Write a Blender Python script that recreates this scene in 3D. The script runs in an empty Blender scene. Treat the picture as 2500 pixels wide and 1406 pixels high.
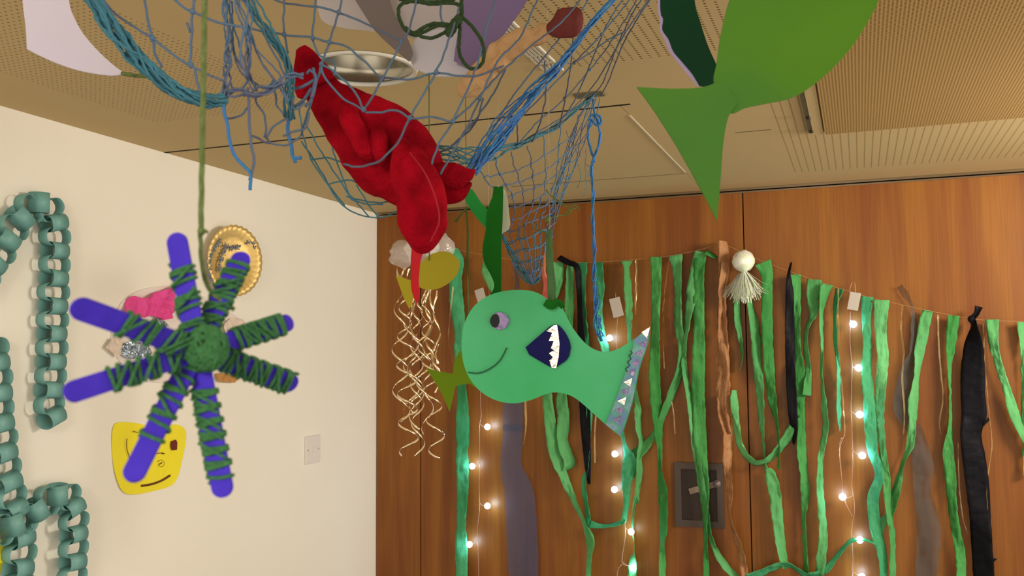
import bpy, bmesh, math, random
from mathutils import Vector, Matrix, noise
from mathutils.bvhtree import BVHTree

# ------------------------------------------------------------------ camera, world, lights, exposure
F_PX, PITCH, ROLL, YAW = 2250.45, 0.0716327, -0.00743031, 0.3596157
CAM = Vector((0, 0, 1.8))
XW, YW, ZC = -1.8994, 3.4277, 2.4          # plaster wall x, timber wall y, ceiling z
col = bpy.context.scene.collection
scn = bpy.context.scene

def ray(px, py):
    x, y = px - 1250, 703 - py
    c, s = math.cos(ROLL), math.sin(ROLL)
    x, y = c * x - s * y, s * x + c * y
    cp, sp = math.cos(PITCH), math.sin(PITCH)
    d = (x, F_PX * cp - y * sp, F_PX * sp + y * cp)
    cy, sy = math.cos(YAW), math.sin(YAW)
    return Vector((d[0] * cy - d[1] * sy, d[0] * sy + d[1] * cy, d[2]))
FWD = ray(1250, 703).normalized()
RIGHT = (ray(1350, 703) - ray(1250, 703)).normalized()
UP = (ray(1250, 603) - ray(1250, 703)).normalized()
def at(px, py, d):                 # point at distance d along the viewing axis
    r = ray(px, py); return CAM + r * (d / r.dot(FWD))
def onwood(px, py, off=0.0):
    r = ray(px, py); return CAM + r * ((YW - off) / r.y)
def onplaster(px, py, off=0.0):
    r = ray(px, py); return CAM + r * ((XW + off) / r.x)
def onceil(px, py, off=0.0):
    r = ray(px, py); return CAM + r * ((ZC - off - CAM.z) / r.z)

cam_d = bpy.data.cameras.new('camera')
cam = bpy.data.objects.new('camera', cam_d); col.objects.link(cam)
cam_d.sensor_width = 36; cam_d.lens = F_PX / 2500 * 36; cam_d.clip_start = 0.02
cam.matrix_world = Matrix(((RIGHT.x, UP.x, -FWD.x, CAM.x), (RIGHT.y, UP.y, -FWD.y, CAM.y), (RIGHT.z, UP.z, -FWD.z, CAM.z), (0, 0, 0, 1)))
cam_d.dof.use_dof = True; cam_d.dof.focus_distance = 1.7; cam_d.dof.aperture_fstop = 15
scn.camera = cam

world = bpy.data.worlds.new('world'); scn.world = world; world.use_nodes = True
bg = world.node_tree.nodes['Background']
bg.inputs['Color'].default_value = (1.0, 0.86, 0.68, 1); bg.inputs['Strength'].default_value = 1.2

def area_light(name, loc, size, power, color, aim, spread=180):
    l = bpy.data.lights.new(name, 'AREA'); l.shape = 'RECTANGLE'; l.size, l.size_y = size
    l.energy = power; l.color = color; l.spread = math.radians(spread)
    o = bpy.data.objects.new(name, l); col.objects.link(o); o.location = loc
    o.rotation_euler = (Vector(aim) - Vector(loc)).to_track_quat('-Z', 'Y').to_euler()
    return o
WARM = (1.0, 0.88, 0.72)
area_light('ceiling_lamp', (1.2, 2.35, 2.36), (0.5, 0.5), 38, WARM, (-1.3, 2.8, 1.9))
area_light('ceiling_lamp', (-0.2, -0.9, 2.34), (0.5, 0.5), 17, WARM, (-1.5, 1.4, 0.0))
scn.view_settings.view_transform = 'Standard'; scn.view_settings.look = 'None'
scn.view_settings.exposure = 0.6; scn.view_settings.gamma = 1.0
scn.view_settings.use_curve_mapping = False

# ------------------------------------------------------------------ helpers
def lin(v):
    v /= 255.0
    return v / 12.92 if v <= 0.04045 else ((v + 0.055) / 1.055) ** 2.4
TINT = (0.93, 0.80, 0.60)
def C(r, g, b, k=0.72):             # reflectance of a surface that reads r,g,b under the room's warm lamps
    return tuple(min(0.9, lin(v) * k / t) for v, t in zip((r, g, b), TINT)) + (1.0,)

def link(name, data, parent=None):
    o = bpy.data.objects.new(name, data); col.objects.link(o)
    if parent: o.parent = parent
    return o
def tag(o, label=None, cat=None, group=None, kind=None):
    for k, v in (('label', label), ('category', cat), ('group', group), ('kind', kind)):
        if v: o[k] = v
    return o
def thing(name, loc, label, cat, group=None):
    o = link(name, None); o.location = loc; tag(o, label, cat, group); return o
def obj(name, bm, m, parent=None, smooth=True, solid=0.0):
    me = bpy.data.meshes.new(name)
    bm.normal_update()
    if parent is not None:
        bmesh.ops.transform(bm, matrix=Matrix.Translation(-parent_loc(parent)), verts=bm.verts)
    bm.to_mesh(me); bm.free()
    if isinstance(m, (list, tuple)):
        for q in m: me.materials.append(q)
    else: me.materials.append(m)
    if smooth: me.polygons.foreach_set('use_smooth', [True] * len(me.polygons))
    o = link(name, me, parent)
    if solid:
        md = o.modifiers.new('thickness', 'SOLIDIFY'); md.thickness = solid; md.offset = 0
    return o
def parent_loc(p):
    v = Vector(p.location)
    while p.parent: p = p.parent; v += Vector(p.location)
    return v

# --- materials
def base_mat(name):
    m = bpy.data.materials.new(name); m.use_nodes = True
    nt = m.node_tree; return m, nt, nt.nodes['Principled BSDF'], nt.nodes['Material Output']
def N(nt, t, **kw):
    n = nt.nodes.new(t)
    for k, v in kw.items():
        if hasattr(n, k): setattr(n, k, v)
        else: n.inputs[k].default_value = v
    return n
def ramp_mix(nt, fac, a, b):
    mx = nt.nodes.new('ShaderNodeMix'); mx.data_type = 'RGBA'
    nt.links.new(fac, mx.inputs[0]); mx.inputs[6].default_value = a; mx.inputs[7].default_value = b
    return mx.outputs[2]
def plain(name, c, rough=0.7, c2=None, scale=20, bump=0.0, bscale=None, metal=0, sheen=0, stretch=(1, 1, 1), translucent=0, spec=0.3, contrast=0.25):
    m, nt, p, out = base_mat(name)
    p.inputs['Roughness'].default_value = rough; p.inputs['Metallic'].default_value = metal
    p.inputs['Specular IOR Level'].default_value = spec
    if sheen:
        p.inputs['Sheen Weight'].default_value = sheen; p.inputs['Sheen Roughness'].default_value = 0.4
        p.inputs['Sheen Tint'].default_value = c
    tc = N(nt, 'ShaderNodeTexCoord'); mp = N(nt, 'ShaderNodeMapping'); mp.inputs['Scale'].default_value = stretch
    nt.links.new(tc.outputs['Object'], mp.inputs[0])
    p.inputs['Base Color'].default_value = c
    csock = None
    if c2:
        n = N(nt, 'ShaderNodeTexNoise'); n.inputs['Scale'].default_value = scale; n.inputs['Detail'].default_value = 4
        nt.links.new(mp.outputs[0], n.inputs['Vector'])
        r = N(nt, 'ShaderNodeMapRange'); r.inputs[1].default_value = 0.5 - contrast; r.inputs[2].default_value = 0.5 + contrast
        nt.links.new(n.outputs['Fac'], r.inputs[0])
        csock = ramp_mix(nt, r.outputs[0], c, c2); nt.links.new(csock, p.inputs['Base Color'])
    if bump:
        n = N(nt, 'ShaderNodeTexNoise'); n.inputs['Scale'].default_value = bscale or scale; n.inputs['Detail'].default_value = 3
        nt.links.new(mp.outputs[0], n.inputs['Vector'])
        b = N(nt, 'ShaderNodeBump'); b.inputs['Strength'].default_value = bump; b.inputs['Distance'].default_value = 0.003
        nt.links.new(n.outputs['Fac'], b.inputs['Height']); nt.links.new(b.outputs[0], p.inputs['Normal'])
    if translucent:
        t = N(nt, 'ShaderNodeBsdfTranslucent'); t.inputs['Color'].default_value = c
        if csock: nt.links.new(csock, t.inputs['Color'])
        mx = N(nt, 'ShaderNodeMixShader'); mx.inputs[0].default_value = translucent
        nt.links.new(p.outputs[0], mx.inputs[1]); nt.links.new(t.outputs[0], mx.inputs[2]); nt.links.new(mx.outputs[0], out.inputs['Surface'])
    return m
def sheer(name, c, alpha, rough=0.6, spec=0.3, bump=0.0, bscale=60, metal=0.0):
    m = plain(name, c, rough, bump=bump, bscale=bscale, spec=spec, metal=metal)
    nt = m.node_tree; p = nt.nodes['Principled BSDF']; out = nt.nodes['Material Output']
    tr = N(nt, 'ShaderNodeBsdfTransparent'); mx = N(nt, 'ShaderNodeMixShader'); mx.inputs[0].default_value = alpha
    nt.links.new(tr.outputs[0], mx.inputs[1]); nt.links.new(p.outputs[0], mx.inputs[2]); nt.links.new(mx.outputs[0], out.inputs['Surface'])
    return m

M = {}
M['plaster'] = plain('plaster', C(230, 215, 184, 1), 0.9, C(224, 208, 176, 1), 1.3, 0.05, 90, spec=0.1)
M['crepe'] = plain('green_crepe', C(124, 196, 118, 1), 0.8, C(70, 138, 62, 1), 9, 1.0, 180, stretch=(1, 1, .35), translucent=0.3, spec=0.15)
M['crepe_b'] = plain('green_crepe_teal', C(98, 190, 124, 1), 0.8, C(52, 132, 74, 1), 9, 1.0, 180, stretch=(1, 1, .35), translucent=0.3, spec=0.15)
M['crepe_d'] = plain('green_crepe_deep', C(98, 172, 88, 1), 0.8, C(46, 118, 44, 1), 9, 1.0, 180, stretch=(1, 1, .35), translucent=0.25, spec=0.15)
M['black'] = plain('black_plastic', C(16, 14, 17), 0.5, C(24, 22, 26), 60, 0.6, 70, spec=0.08)
M['tan'] = plain('tan_crepe', C(190, 136, 88, 1), 0.8, C(158, 104, 60, 1), 30, 0.9, 120, translucent=0.2, spec=0.15)
M['tulle'] = sheer('grey_tulle', C(88, 92, 84, .8), 0.5, 0.9, bump=0.5, bscale=40)
M['tulle_blue'] = sheer('blue_grey_tulle', C(84, 92, 112), 0.55, 0.8, bump=0.5, bscale=40)
M['goldfilm'] = sheer('clear_gold_ribbon', C(230, 190, 120), 0.32, 0.18, 0.9, 0.5, 30, metal=0.7)
M['wire'] = plain('clear_pink_wire', C(205, 150, 115), 0.35, spec=0.6)
M['thread'] = plain('pale_thread', C(195, 150, 95), 0.6)
M['nylon'] = sheer('nylon_line', C(200, 180, 140), 0.25, 0.3)
M['white'] = plain('white_paper', C(212, 196, 190, .9), 0.85, C(204, 188, 186, .9), 8, 0.2, 40, translucent=0.2)
M['white_b'] = plain('white_card', C(212, 200, 192), 0.8, C(205, 192, 186), 5)
M['tagcard'] = plain('tag_plastic', C(176, 160, 136, 1), 0.6)
M['switch'] = plain('switch_plastic', C(222, 206, 180, .95), 0.35)
M['purple'] = plain('purple_wood', C(72, 48, 178), 0.75, C(60, 36, 158), 40, 0.3, 90, spec=0.2)
M['yarn'] = plain('green_yarn', C(56, 98, 54, 1), 0.95, C(76, 124, 70, 1), 220, 1.0, 900, sheen=0.3, spec=0.05)
M['yarn_d'] = plain('dark_green_yarn', C(56, 72, 42), 0.95, C(74, 92, 52), 220, 1.0, 900, spec=0.05)
M['yarn_o'] = plain('olive_yarn', C(104, 118, 58), 0.95, C(128, 140, 80), 160, 1.0, 700, spec=0.05)
M['red'] = plain('red_plush', C(182, 13, 29), 0.9, C(94, 3, 11), 26, 1.0, 260, sheen=0.25, spec=0.03)  # bright and dark red noise paints highlight and shade into the plush
M['net'] = plain('blue_net_cord', C(92, 128, 146), 0.8, C(104, 108, 124), 9, 0.6, 900, spec=0.2, contrast=0.12)
M['net_p'] = plain('faded_net_cord', C(98, 98, 108), 0.8, C(92, 120, 132), 12, 0.6, 900, spec=0.2, contrast=0.12)
M['net_t'] = plain('teal_net_cord', C(82, 142, 148), 0.8, C(64, 108, 112), 30, 0.6, 900, spec=0.2)
M['net_b'] = plain('bright_blue_cord', C(58, 136, 178), 0.75, C(74, 120, 176), 30, 0.6, 900, spec=0.25)
M['chain'] = plain('sage_paper', C(118, 162, 142, 1), 0.45, C(106, 150, 130, 1), 6, spec=0.4, translucent=0.12)
M['card_green'] = plain('green_card', C(88, 172, 112, .95), 0.85, C(60, 158, 88, .95), 7, 0.25, 300, spec=0.15)
M['lime'] = plain('lime_card', C(110, 160, 32), 0.85, C(82, 132, 60), 4, 0.25, 300, spec=0.1, translucent=0.3)
M['lime_d'] = plain('olive_lime_card', C(118, 142, 24), 0.85, spec=0.1, translucent=0.2)
M['yellow_d'] = plain('mustard_card', C(186, 164, 44), 0.85, C(178, 156, 36), 9, spec=0.1)
M['yellow'] = plain('yellow_paper', C(238, 214, 44, .95), 0.8, C(232, 206, 48, .95), 6, spec=0.1)
M['weed'] = plain('deep_green_card', C(30, 105, 24), 0.85, C(24, 92, 20), 10, spec=0.1)
M['weed_l'] = plain('mid_green_card', C(44, 142, 62), 0.85, C(36, 128, 40), 8, spec=0.1)
M['weed_dark'] = plain('dark_green_card', C(24, 62, 30), 0.85, C(20, 56, 36), 5, spec=0.1)
M['lilac'] = plain('torn_lilac_edge', C(186, 158, 180), 0.9)
M['navy'] = plain('navy_foil', C(16, 18, 82), 0.55, C(10, 12, 66), 12, 0.3, 60, spec=0.12)
M['ink'] = plain('black_ink', C(24, 30, 28), 0.6)
M['ink_green'] = plain('green_ink', C(22, 80, 50), 0.7)
M['ink_brown'] = plain('brown_ink', C(110, 62, 24), 0.7)
M['ink_red'] = plain('red_brown_ink', C(120, 44, 26), 0.7)
M['silver'] = plain('silver_foil', (0.85, 0.83, 0.78, 1), 0.22, metal=1.0, bump=0.6, bscale=120, spec=0.5)
M['gold'] = plain('gold_foil', (0.80, 0.60, 0.24, 1), 0.5, c2=(0.62, 0.46, 0.18, 1), scale=8, metal=0.6, bump=0.5, bscale=40)
M['curl'] = plain('gilt_ribbon', (0.93, 0.78, 0.55, 1), 0.16, metal=0.95, bump=0.2, bscale=80)
M['cello'] = sheer('crinkled_cellophane', C(235, 225, 205, 1), 0.24, 0.15, 1.0, 1.0, 60)
M['mauve'] = plain('mauve_tissue', C(148, 122, 158), 0.85, C(140, 112, 132), 6, translucent=0.3)
M['taupe'] = plain('taupe_tissue', C(140, 122, 108), 0.85, C(130, 112, 98), 6, translucent=0.3)
M['cream'] = plain('cream_tissue', C(205, 186, 168), 0.85, translucent=0.2)
M['brownpaper'] = plain('tan_crumpled_paper', C(206, 160, 104), 0.85, C(180, 130, 80), 22, 0.9, 50)
M['maroon'] = plain('maroon_paper', C(112, 46, 36), 0.85, C(100, 36, 30), 30)
M['pink'] = plain('pink_tissue', C(248, 92, 150, 1), 0.8, C(230, 72, 128, 1), 24, 0.8, 80, translucent=0.25)
M['orange'] = plain('orange_tissue', C(255, 150, 90), 0.8, C(255, 100, 110), 22, 0.8, 80, translucent=0.3)
M['beige'] = plain('beige_paper', C(205, 178, 146, 1), 0.85, C(214, 190, 160, 1), 10)
M['ochre'] = plain('ochre_paper', C(200, 140, 70), 0.8)
M['metal'] = plain('brushed_metal', (0.42, 0.36, 0.28, 1), 0.2, metal=1.0)
M['pewter'] = plain('grey_pull', C(92, 76, 62), 0.45, metal=0.4)
M['pewter_d'] = plain('dark_recess', C(62, 48, 40), 0.5, metal=0.3)
M['tape'] = plain('brown_tape', C(120, 105, 70), 0.5)
M['paint'] = plain('ceiling_paint', C(197, 166, 110, 1), 0.8, spec=0.1)
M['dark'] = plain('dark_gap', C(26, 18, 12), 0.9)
M['screw'] = plain('dark_metal', C(60, 48, 34), 0.5)
M['reflector'] = plain('lamp_reflector', (0.42, 0.40, 0.34, 1), 0.25, metal=1.0)
M['lens'] = plain('lamp_lens', C(120, 118, 100), 0.35)

# iridescent strips
def irid(name, cols, scale, rough=0.25, metal=0.7):
    m, nt, p, out = base_mat(name)
    tc = N(nt, 'ShaderNodeTexCoord'); n = N(nt, 'ShaderNodeTexNoise'); n.inputs['Scale'].default_value = scale
    nt.links.new(tc.outputs['Object'], n.inputs['Vector'])
    r = N(nt, 'ShaderNodeValToRGB'); nt.links.new(n.outputs['Fac'], r.inputs[0])
    e = r.color_ramp.elements
    e[0].position = 0.3; e[0].color = cols[0]; e[1].position = 0.7; e[1].color = cols[-1]
    for i, c in enumerate(cols[1:-1]):
        q = e.new(0.3 + 0.4 * (i + 1) / (len(cols) - 1)); q.color = c
    nt.links.new(r.outputs[0], p.inputs['Base Color'])
    p.inputs['Roughness'].default_value = rough; p.inputs['Metallic'].default_value = metal
    return m
M['irid'] = irid('iridescent_film', [C(222, 216, 240, 1), C(235, 232, 240, 1), C(215, 225, 160, 1), C(240, 232, 244, 1), C(195, 190, 235, 1)], 60, 0.35, 0.2)
M['holo'] = irid('holographic_tape', [C(96, 150, 128), C(104, 118, 150), C(84, 148, 116), C(126, 150, 150), C(86, 130, 120)], 38, 0.3, 0.5)
M['eyefoil'] = irid('lilac_foil', [C(128, 104, 140), C(150, 130, 150), C(110, 90, 128), C(175, 160, 160)], 90, 0.3, 0.5)
M['glitter'] = irid('glitter', [C(14, 14, 20), C(50, 56, 66), C(200, 205, 205), C(20, 26, 40), C(90, 66, 30)], 420, 0.4, 0.3)
M['foilscrap'] = irid('blue_white_foil', [C(24, 34, 54), C(230, 235, 240), C(50, 70, 90), C(240, 240, 240)], 130, 0.3, 0.4)

def emis(name, c, s):
    m, nt, p, out = base_mat(name)
    p.inputs['Emission Color'].default_value = c; p.inputs['Emission Strength'].default_value = s
    p.inputs['Base Color'].default_value = (0.9, 0.95, 1, 1); return m
M['bulb'] = emis('white_led', (0.5, 0.76, 1.0, 1), 34)

# timber
def timber():
    m, nt, p, out = base_mat('timber_veneer')
    tc = N(nt, 'ShaderNodeTexCoord')
    mp = N(nt, 'ShaderNodeMapping'); mp.inputs['Scale'].default_value = (9, 1, 0.55); nt.links.new(tc.outputs['Object'], mp.inputs[0])
    n1 = N(nt, 'ShaderNodeTexNoise'); n1.inputs['Scale'].default_value = 1.4; n1.inputs['Detail'].default_value = 3; n1.inputs['Distortion'].default_value = 0.6
    nt.links.new(mp.outputs[0], n1.inputs['Vector'])
    mp2 = N(nt, 'ShaderNodeMapping'); mp2.inputs['Scale'].default_value = (260, 1, 5); nt.links.new(tc.outputs['Object'], mp2.inputs[0])
    n2 = N(nt, 'ShaderNodeTexNoise'); n2.inputs['Scale'].default_value = 1.0; n2.inputs['Detail'].default_value = 2
    nt.links.new(mp2.outputs[0], n2.inputs['Vector'])
    r = N(nt, 'ShaderNodeMapRange'); r.inputs[1].default_value = 0.34; r.inputs[2].default_value = 0.68; nt.links.new(n1.outputs['Fac'], r.inputs[0])
    a = ramp_mix(nt, r.outputs[0], C(136, 81, 23, 1), C(112, 57, 17, 1))
    r2 = N(nt, 'ShaderNodeMapRange'); r2.inputs[1].default_value = 0.35; r2.inputs[2].default_value = 0.65; r2.inputs[3].default_value = 0.90; r2.inputs[4].default_value = 1.06
    nt.links.new(n2.outputs['Fac'], r2.inputs[0])
    vm = N(nt, 'ShaderNodeVectorMath', operation='SCALE'); nt.links.new(a, vm.inputs[0]); nt.links.new(r2.outputs[0], vm.inputs['Scale'])
    nt.links.new(vm.outputs[0], p.inputs['Base Color'])
    p.inputs['Roughness'].default_value = 0.42; p.inputs['Specular IOR Level'].default_value = 0.3
    return m
M['timber'] = timber()

# perforated metal: rows of small dark holes, px/py pitch in metres
def perforated(name, c, ch, px, py, rad, soft=0.25):
    m, nt, p, out = base_mat(name)
    tc = N(nt, 'ShaderNodeTexCoord'); sp = N(nt, 'ShaderNodeSeparateXYZ'); nt.links.new(tc.outputs['Object'], sp.inputs[0])
    def cell(sock, pitch):
        a = N(nt, 'ShaderNodeMath', operation='DIVIDE'); a.inputs[1].default_value = pitch; nt.links.new(sock, a.inputs[0])
        f = N(nt, 'ShaderNodeMath', operation='FRACT'); nt.links.new(a.outputs[0], f.inputs[0])
        s = N(nt, 'ShaderNodeMath', operation='SUBTRACT'); s.inputs[1].default_value = 0.5; nt.links.new(f.outputs[0], s.inputs[0])
        k = N(nt, 'ShaderNodeMath', operation='MULTIPLY'); k.inputs[1].default_value = pitch; nt.links.new(s.outputs[0], k.inputs[0])
        q = N(nt, 'ShaderNodeMath', operation='POWER'); q.inputs[1].default_value = 2
        ab = N(nt, 'ShaderNodeMath', operation='ABSOLUTE'); nt.links.new(k.outputs[0], ab.inputs[0]); nt.links.new(ab.outputs[0], q.inputs[0])
        return q.outputs[0]
    ad = N(nt, 'ShaderNodeMath', operation='ADD'); nt.links.new(cell(sp.outputs[0], px), ad.inputs[0]); nt.links.new(cell(sp.outputs[1], py), ad.inputs[1])
    sq = N(nt, 'ShaderNodeMath', operation='SQRT'); nt.links.new(ad.outputs[0], sq.inputs[0])
    r = N(nt, 'ShaderNodeMapRange'); r.inputs[1].default_value = rad * (1 - soft); r.inputs[2].default_value = rad * (1 + soft); r.inputs[3].default_value = 1; r.inputs[4].default_value = 0
    nt.links.new(sq.outputs[0], r.inputs[0])
    nt.links.new(ramp_mix(nt, r.outputs[0], c, ch), p.inputs['Base Color'])
    p.inputs['Roughness'].default_value = 0.8; p.inputs['Specular IOR Level'].default_value = 0.1
    return m
CEIL = C(197, 166, 110, 1)
M['perf_left'] = perforated('perforated_left', CEIL, C(138, 106, 62, 1), 0.0135, 0.0135, 0.0022)
M['perf_mid'] = perforated('perforated_middle', CEIL, C(110, 82, 40, 1), 0.0185, 0.0125, 0.0026)
M['perf_right'] = perforated('perforated_right', CEIL, C(130, 104, 50, 1), 0.0215, 0.0055, 0.0018)
M['perf_hatch'] = perforated('perforated_hatch', C(184, 146, 84, 1), C(118, 80, 40, 1), 0.0068, 0.0068, 0.0021)

# --- geometry
def catmull(P, step, closed=False):
    P = [list(p) for p in P]; n = len(P); out = []
    segs = n if closed else n - 1
    for i in range(segs):
        if closed: p0, p1, p2, p3 = P[(i - 1) % n], P[i], P[(i + 1) % n], P[(i + 2) % n]
        else: p0, p1, p2, p3 = P[max(i - 1, 0)], P[i], P[i + 1], P[min(i + 2, n - 1)]
        L = math.dist(p1[:3] if len(p1) > 3 else p1[:2], p2[:3] if len(p2) > 3 else p2[:2])
        k = max(1, int(L / step))
        for j in range(k):
            t = j / k
            out.append([0.5 * (2 * b + (c - a) * t + (2 * a - 5 * b + 4 * c - d) * t * t + (3 * b - a - 3 * c + d) * t ** 3) for a, b, c, d in zip(p0, p1, p2, p3)])
    if not closed: out.append(P[-1])
    return out
def frames(pts):
    T = []
    for i in range(len(pts)):
        a = pts[max(i - 1, 0)]; b = pts[min(i + 1, len(pts) - 1)]
        d = (b - a); T.append(d.normalized() if d.length > 1e-9 else Vector((0, 0, 1)))
    n = T[0].orthogonal().normalized(); R = []
    for t in T:
        n = (n - t * n.dot(t))
        n = n.normalized() if n.length > 1e-6 else t.orthogonal().normalized()
        R.append((t, n, t.cross(n)))
    return R
def tube(bm, pts, r, sides=6, cap=True):
    pts = [Vector(p) for p in pts]
    if len(pts) < 2: return
    rs = r if isinstance(r, (list, tuple)) else [r] * len(pts)
    rings = []
    for p, (t, n, b), q in zip(pts, frames(pts), rs):
        rings.append([bm.verts.new(p + (n * math.cos(a) + b * math.sin(a)) * q) for a in [2 * math.pi * i / sides for i in range(sides)]])
    for A, B in zip(rings, rings[1:]):
        for i in range(sides):
            bm.faces.new((A[i], A[(i + 1) % sides], B[(i + 1) % sides], B[i]))
    if cap:
        bm.faces.new(rings[0][::-1]); bm.faces.new(rings[-1])
def blob(bm, c, r, seg=8, rings=6, sc=(1, 1, 1)):
    mt = Matrix.Translation(c) @ Matrix.Diagonal((sc[0], sc[1], sc[2], 1))
    bmesh.ops.create_uvsphere(bm, u_segments=seg, v_segments=rings, radius=r, matrix=mt)
def box(bm, a, b):
    a, b = Vector(a), Vector(b); c = (a + b) / 2; d = b - a
    r = bmesh.ops.create_cube(bm, size=1, matrix=Matrix.Translation(c) @ Matrix.Diagonal((abs(d.x), abs(d.y), abs(d.z), 1)))
    return r['verts']
def bevel(bm, w, seg=2):
    bmesh.ops.bevel(bm, geom=bm.edges[:], offset=w, segments=seg, affect='EDGES', profile=0.6)
def rot_n(yaw, pitch):             # a facing direction: towards the camera, swung by yaw / pitch degrees
    n = -FWD.copy()
    n = Matrix.Rotation(math.radians(yaw), 3, Vector((0, 0, 1))) @ n
    return (Matrix.Rotation(math.radians(pitch), 3, RIGHT) @ n).normalized()
class Plane:                       # a flat sheet hanging at its own depth
    def __init__(s, px, py, d, yaw=0, pitch=0):
        s.o = at(px, py, d); s.n = rot_n(yaw, pitch)
    def __call__(s, px, py, off=0.0):
        r = ray(px, py); return CAM + r * ((s.o + s.n * off - CAM).dot(s.n) / r.dot(s.n))
def outline(pts, step=8):          # points with a third value 1 are sharp corners
    cs = [i for i, p in enumerate(pts) if len(p) > 2]
    P = [tuple(p[:2]) for p in pts]
    if not cs: return catmull(P, step, True)
    out = []; n = len(P)
    for a, b in zip(cs, cs[1:] + [cs[0] + n]):
        seg = [P[k % n] for k in range(a, b + 1)]
        out += catmull(seg, step)[:-1]
    return out
def sheet(bm, pts, mapf, thick, bend=0.0, bfreq=14.0, cuts=7, off=0.0, seed=0.0, step=8):
    pp = outline(pts, step)
    vs = [bm.verts.new(mapf(x, y, off)) for x, y in pp]
    f = bm.faces.new(vs); f.normal_update(); n = f.normal.copy()
    if n.dot(-FWD) < 0: n = -n
    r = bmesh.ops.triangulate(bm, faces=[f]); 
    geom = list(set(vs)) + r['faces'] + list({e for q in r['faces'] for e in q.edges})
    if bend and cuts:
        ax = n.orthogonal().normalized(); ay = n.cross(ax)
        for A in (ax, ay):
            lo = min(v.co.dot(A) for v in vs); hi = max(v.co.dot(A) for v in vs)
            for k in range(1, cuts + 1):
                faces = {q for q in geom if isinstance(q, bmesh.types.BMFace) and q.is_valid}
                g = list(faces) + list({e for q in faces for e in q.edges}) + list({v for q in faces for v in q.verts})
                t = lo + (hi - lo) * k / (cuts + 1)
                rr = bmesh.ops.bisect_plane(bm, geom=g, plane_co=A * t, plane_no=A, dist=1e-6)
                geom = rr['geom']
        allv = {v for q in geom if isinstance(q, bmesh.types.BMFace) and q.is_valid for v in q.verts}
        for v in allv:
            v.co += n * (noise.noise(v.co * bfreq + Vector((seed, seed, 0))) * bend)
    faces = [q for q in geom if isinstance(q, bmesh.types.BMFace) and q.is_valid]
    faces = list(dict.fromkeys(faces))
    r = bmesh.ops.extrude_face_region(bm, geom=faces)
    for v in [q for q in r['geom'] if isinstance(q, bmesh.types.BMVert)]: v.co -= n * thick
    return n
def card(name, pts, mapf, m, parent=None, thick=0.0008, **kw):
    bm = bmesh.new(); sheet(bm, pts, mapf, thick, **kw)
    bmesh.ops.recalc_face_normals(bm, faces=bm.faces[:])
    return obj(name, bm, m, parent, smooth=False)
def loft(bm, keys, mapd, flat=1.0, sides=18, wob=0.0, seed=0, step=14, cap=True, gap=0.0):
    # keys: (px, py, depth, radius px); soft tapered body
    K = catmull([(a, b, c * 1000, d) for a, b, c, d in keys], step)
    pts = [at(a, b, c / 1000) for a, b, c, d in K]; rs = [max(0.5, d) * (c / 1000) / F_PX for a, b, c, d in K]
    rings = []
    for p, (t, n, b), q in zip(pts, frames(pts), rs):
        # orient: n across the view, b towards it
        n = t.cross(-FWD); n = n.normalized() if n.length > 1e-4 else b
        b = n.cross(t).normalized(); ring = []
        for i in range(sides):
            a = 2 * math.pi * i / sides
            v = p + (n * math.cos(a) + b * math.sin(a) * flat) * q
            if wob: v += (v - p).normalized() * noise.noise(v * 60 + Vector((seed, 0, 0))) * wob
            ring.append(bm.verts.new(v))
        rings.append(ring)
    for A, B in zip(rings, rings[1:]):
        for i in range(sides): bm.faces.new((A[i], A[(i + 1) % sides], B[(i + 1) % sides], B[i]))
    if cap:
        for ring, p in ((rings[0], pts[0] * 1.0), (rings[-1], pts[-1] * 1.0)):
            c = bm.verts.new(p + (p - (pts[1] if ring is rings[0] else pts[-2])) * 0.6)
            for i in range(sides): bm.faces.new((ring[i], ring[(i + 1) % sides], c))
    return rings
def ribbon(bm, keys, mapf, normal, w0=30.0, scale=None, seed=0, fold=0.25, step=5, across=6, off=0.0, rumple=0.004):
    # keys: (px, py, visible width px). Real width w0 px; what is not visible is turned edge-on
    K = catmull([tuple(k) + (0,) for k in keys], step)
    rnd = random.Random(seed); ph = rnd.random() * 6
    pts = [mapf(a, b, off) for a, b, w, z in K]
    rows = []; s = 0
    side0 = None
    for i, (p, k) in enumerate(zip(pts, K)):
        a = pts[max(i - 1, 0)]; b = pts[min(i + 1, len(pts) - 1)]
        t = (b - a).normalized(); side = t.cross(normal).normalized()
        mpp = (mapf(k[0] + 10, k[1], off) - p).length / 10
        if i: s += (pts[i] - pts[i - 1]).length
        w = max(2.5, k[2]); ww = max(w, w0)
        dep = math.sqrt(max(0, ww * ww - w * w)) * math.tanh(2.2 * math.sin(ph + s * 9)) * 0.75
        row = []
        for j in range(across + 1):
            u = j / across - 0.5
            q = p + side * (u * w * mpp) + normal * (u * dep * mpp)
            z = fold * w * mpp * (abs(((j * 0.5 + ph) % 1) - 0.5)) 
            q += normal * ((noise.noise(Vector((s * 30, u * 3, seed * 1.7))) + .6 * noise.noise(Vector((s * 85, u * 7, seed * 3.1)))) * rumple + z * math.sin(s * 25 + ph + u * 3))
            q += side * noise.noise(Vector((s * 45, u * 2 + 9, seed * 2.3))) * rumple * 0.45
            row.append(bm.verts.new(q))
        rows.append(row)
    for A, B in zip(rows, rows[1:]):
        for j in range(across): bm.faces.new((A[j], A[j + 1], B[j + 1], B[j]))
def cordpts(keys, step=8):         # keys (px, py, depth)
    K = catmull([(a, b, c * 1000) for a, b, c in keys], step)
    return [at(a, b, c / 1000) for a, b, c in K]
def jitter(pts, amp, fr=120, seed=0):
    return [p + Vector((noise.noise(p * fr + Vector((seed, 0, 0))), noise.noise(p * fr + Vector((0, seed + 7, 0))), noise.noise(p * fr + Vector((3, 0, seed))))) * amp for p in pts]
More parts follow.
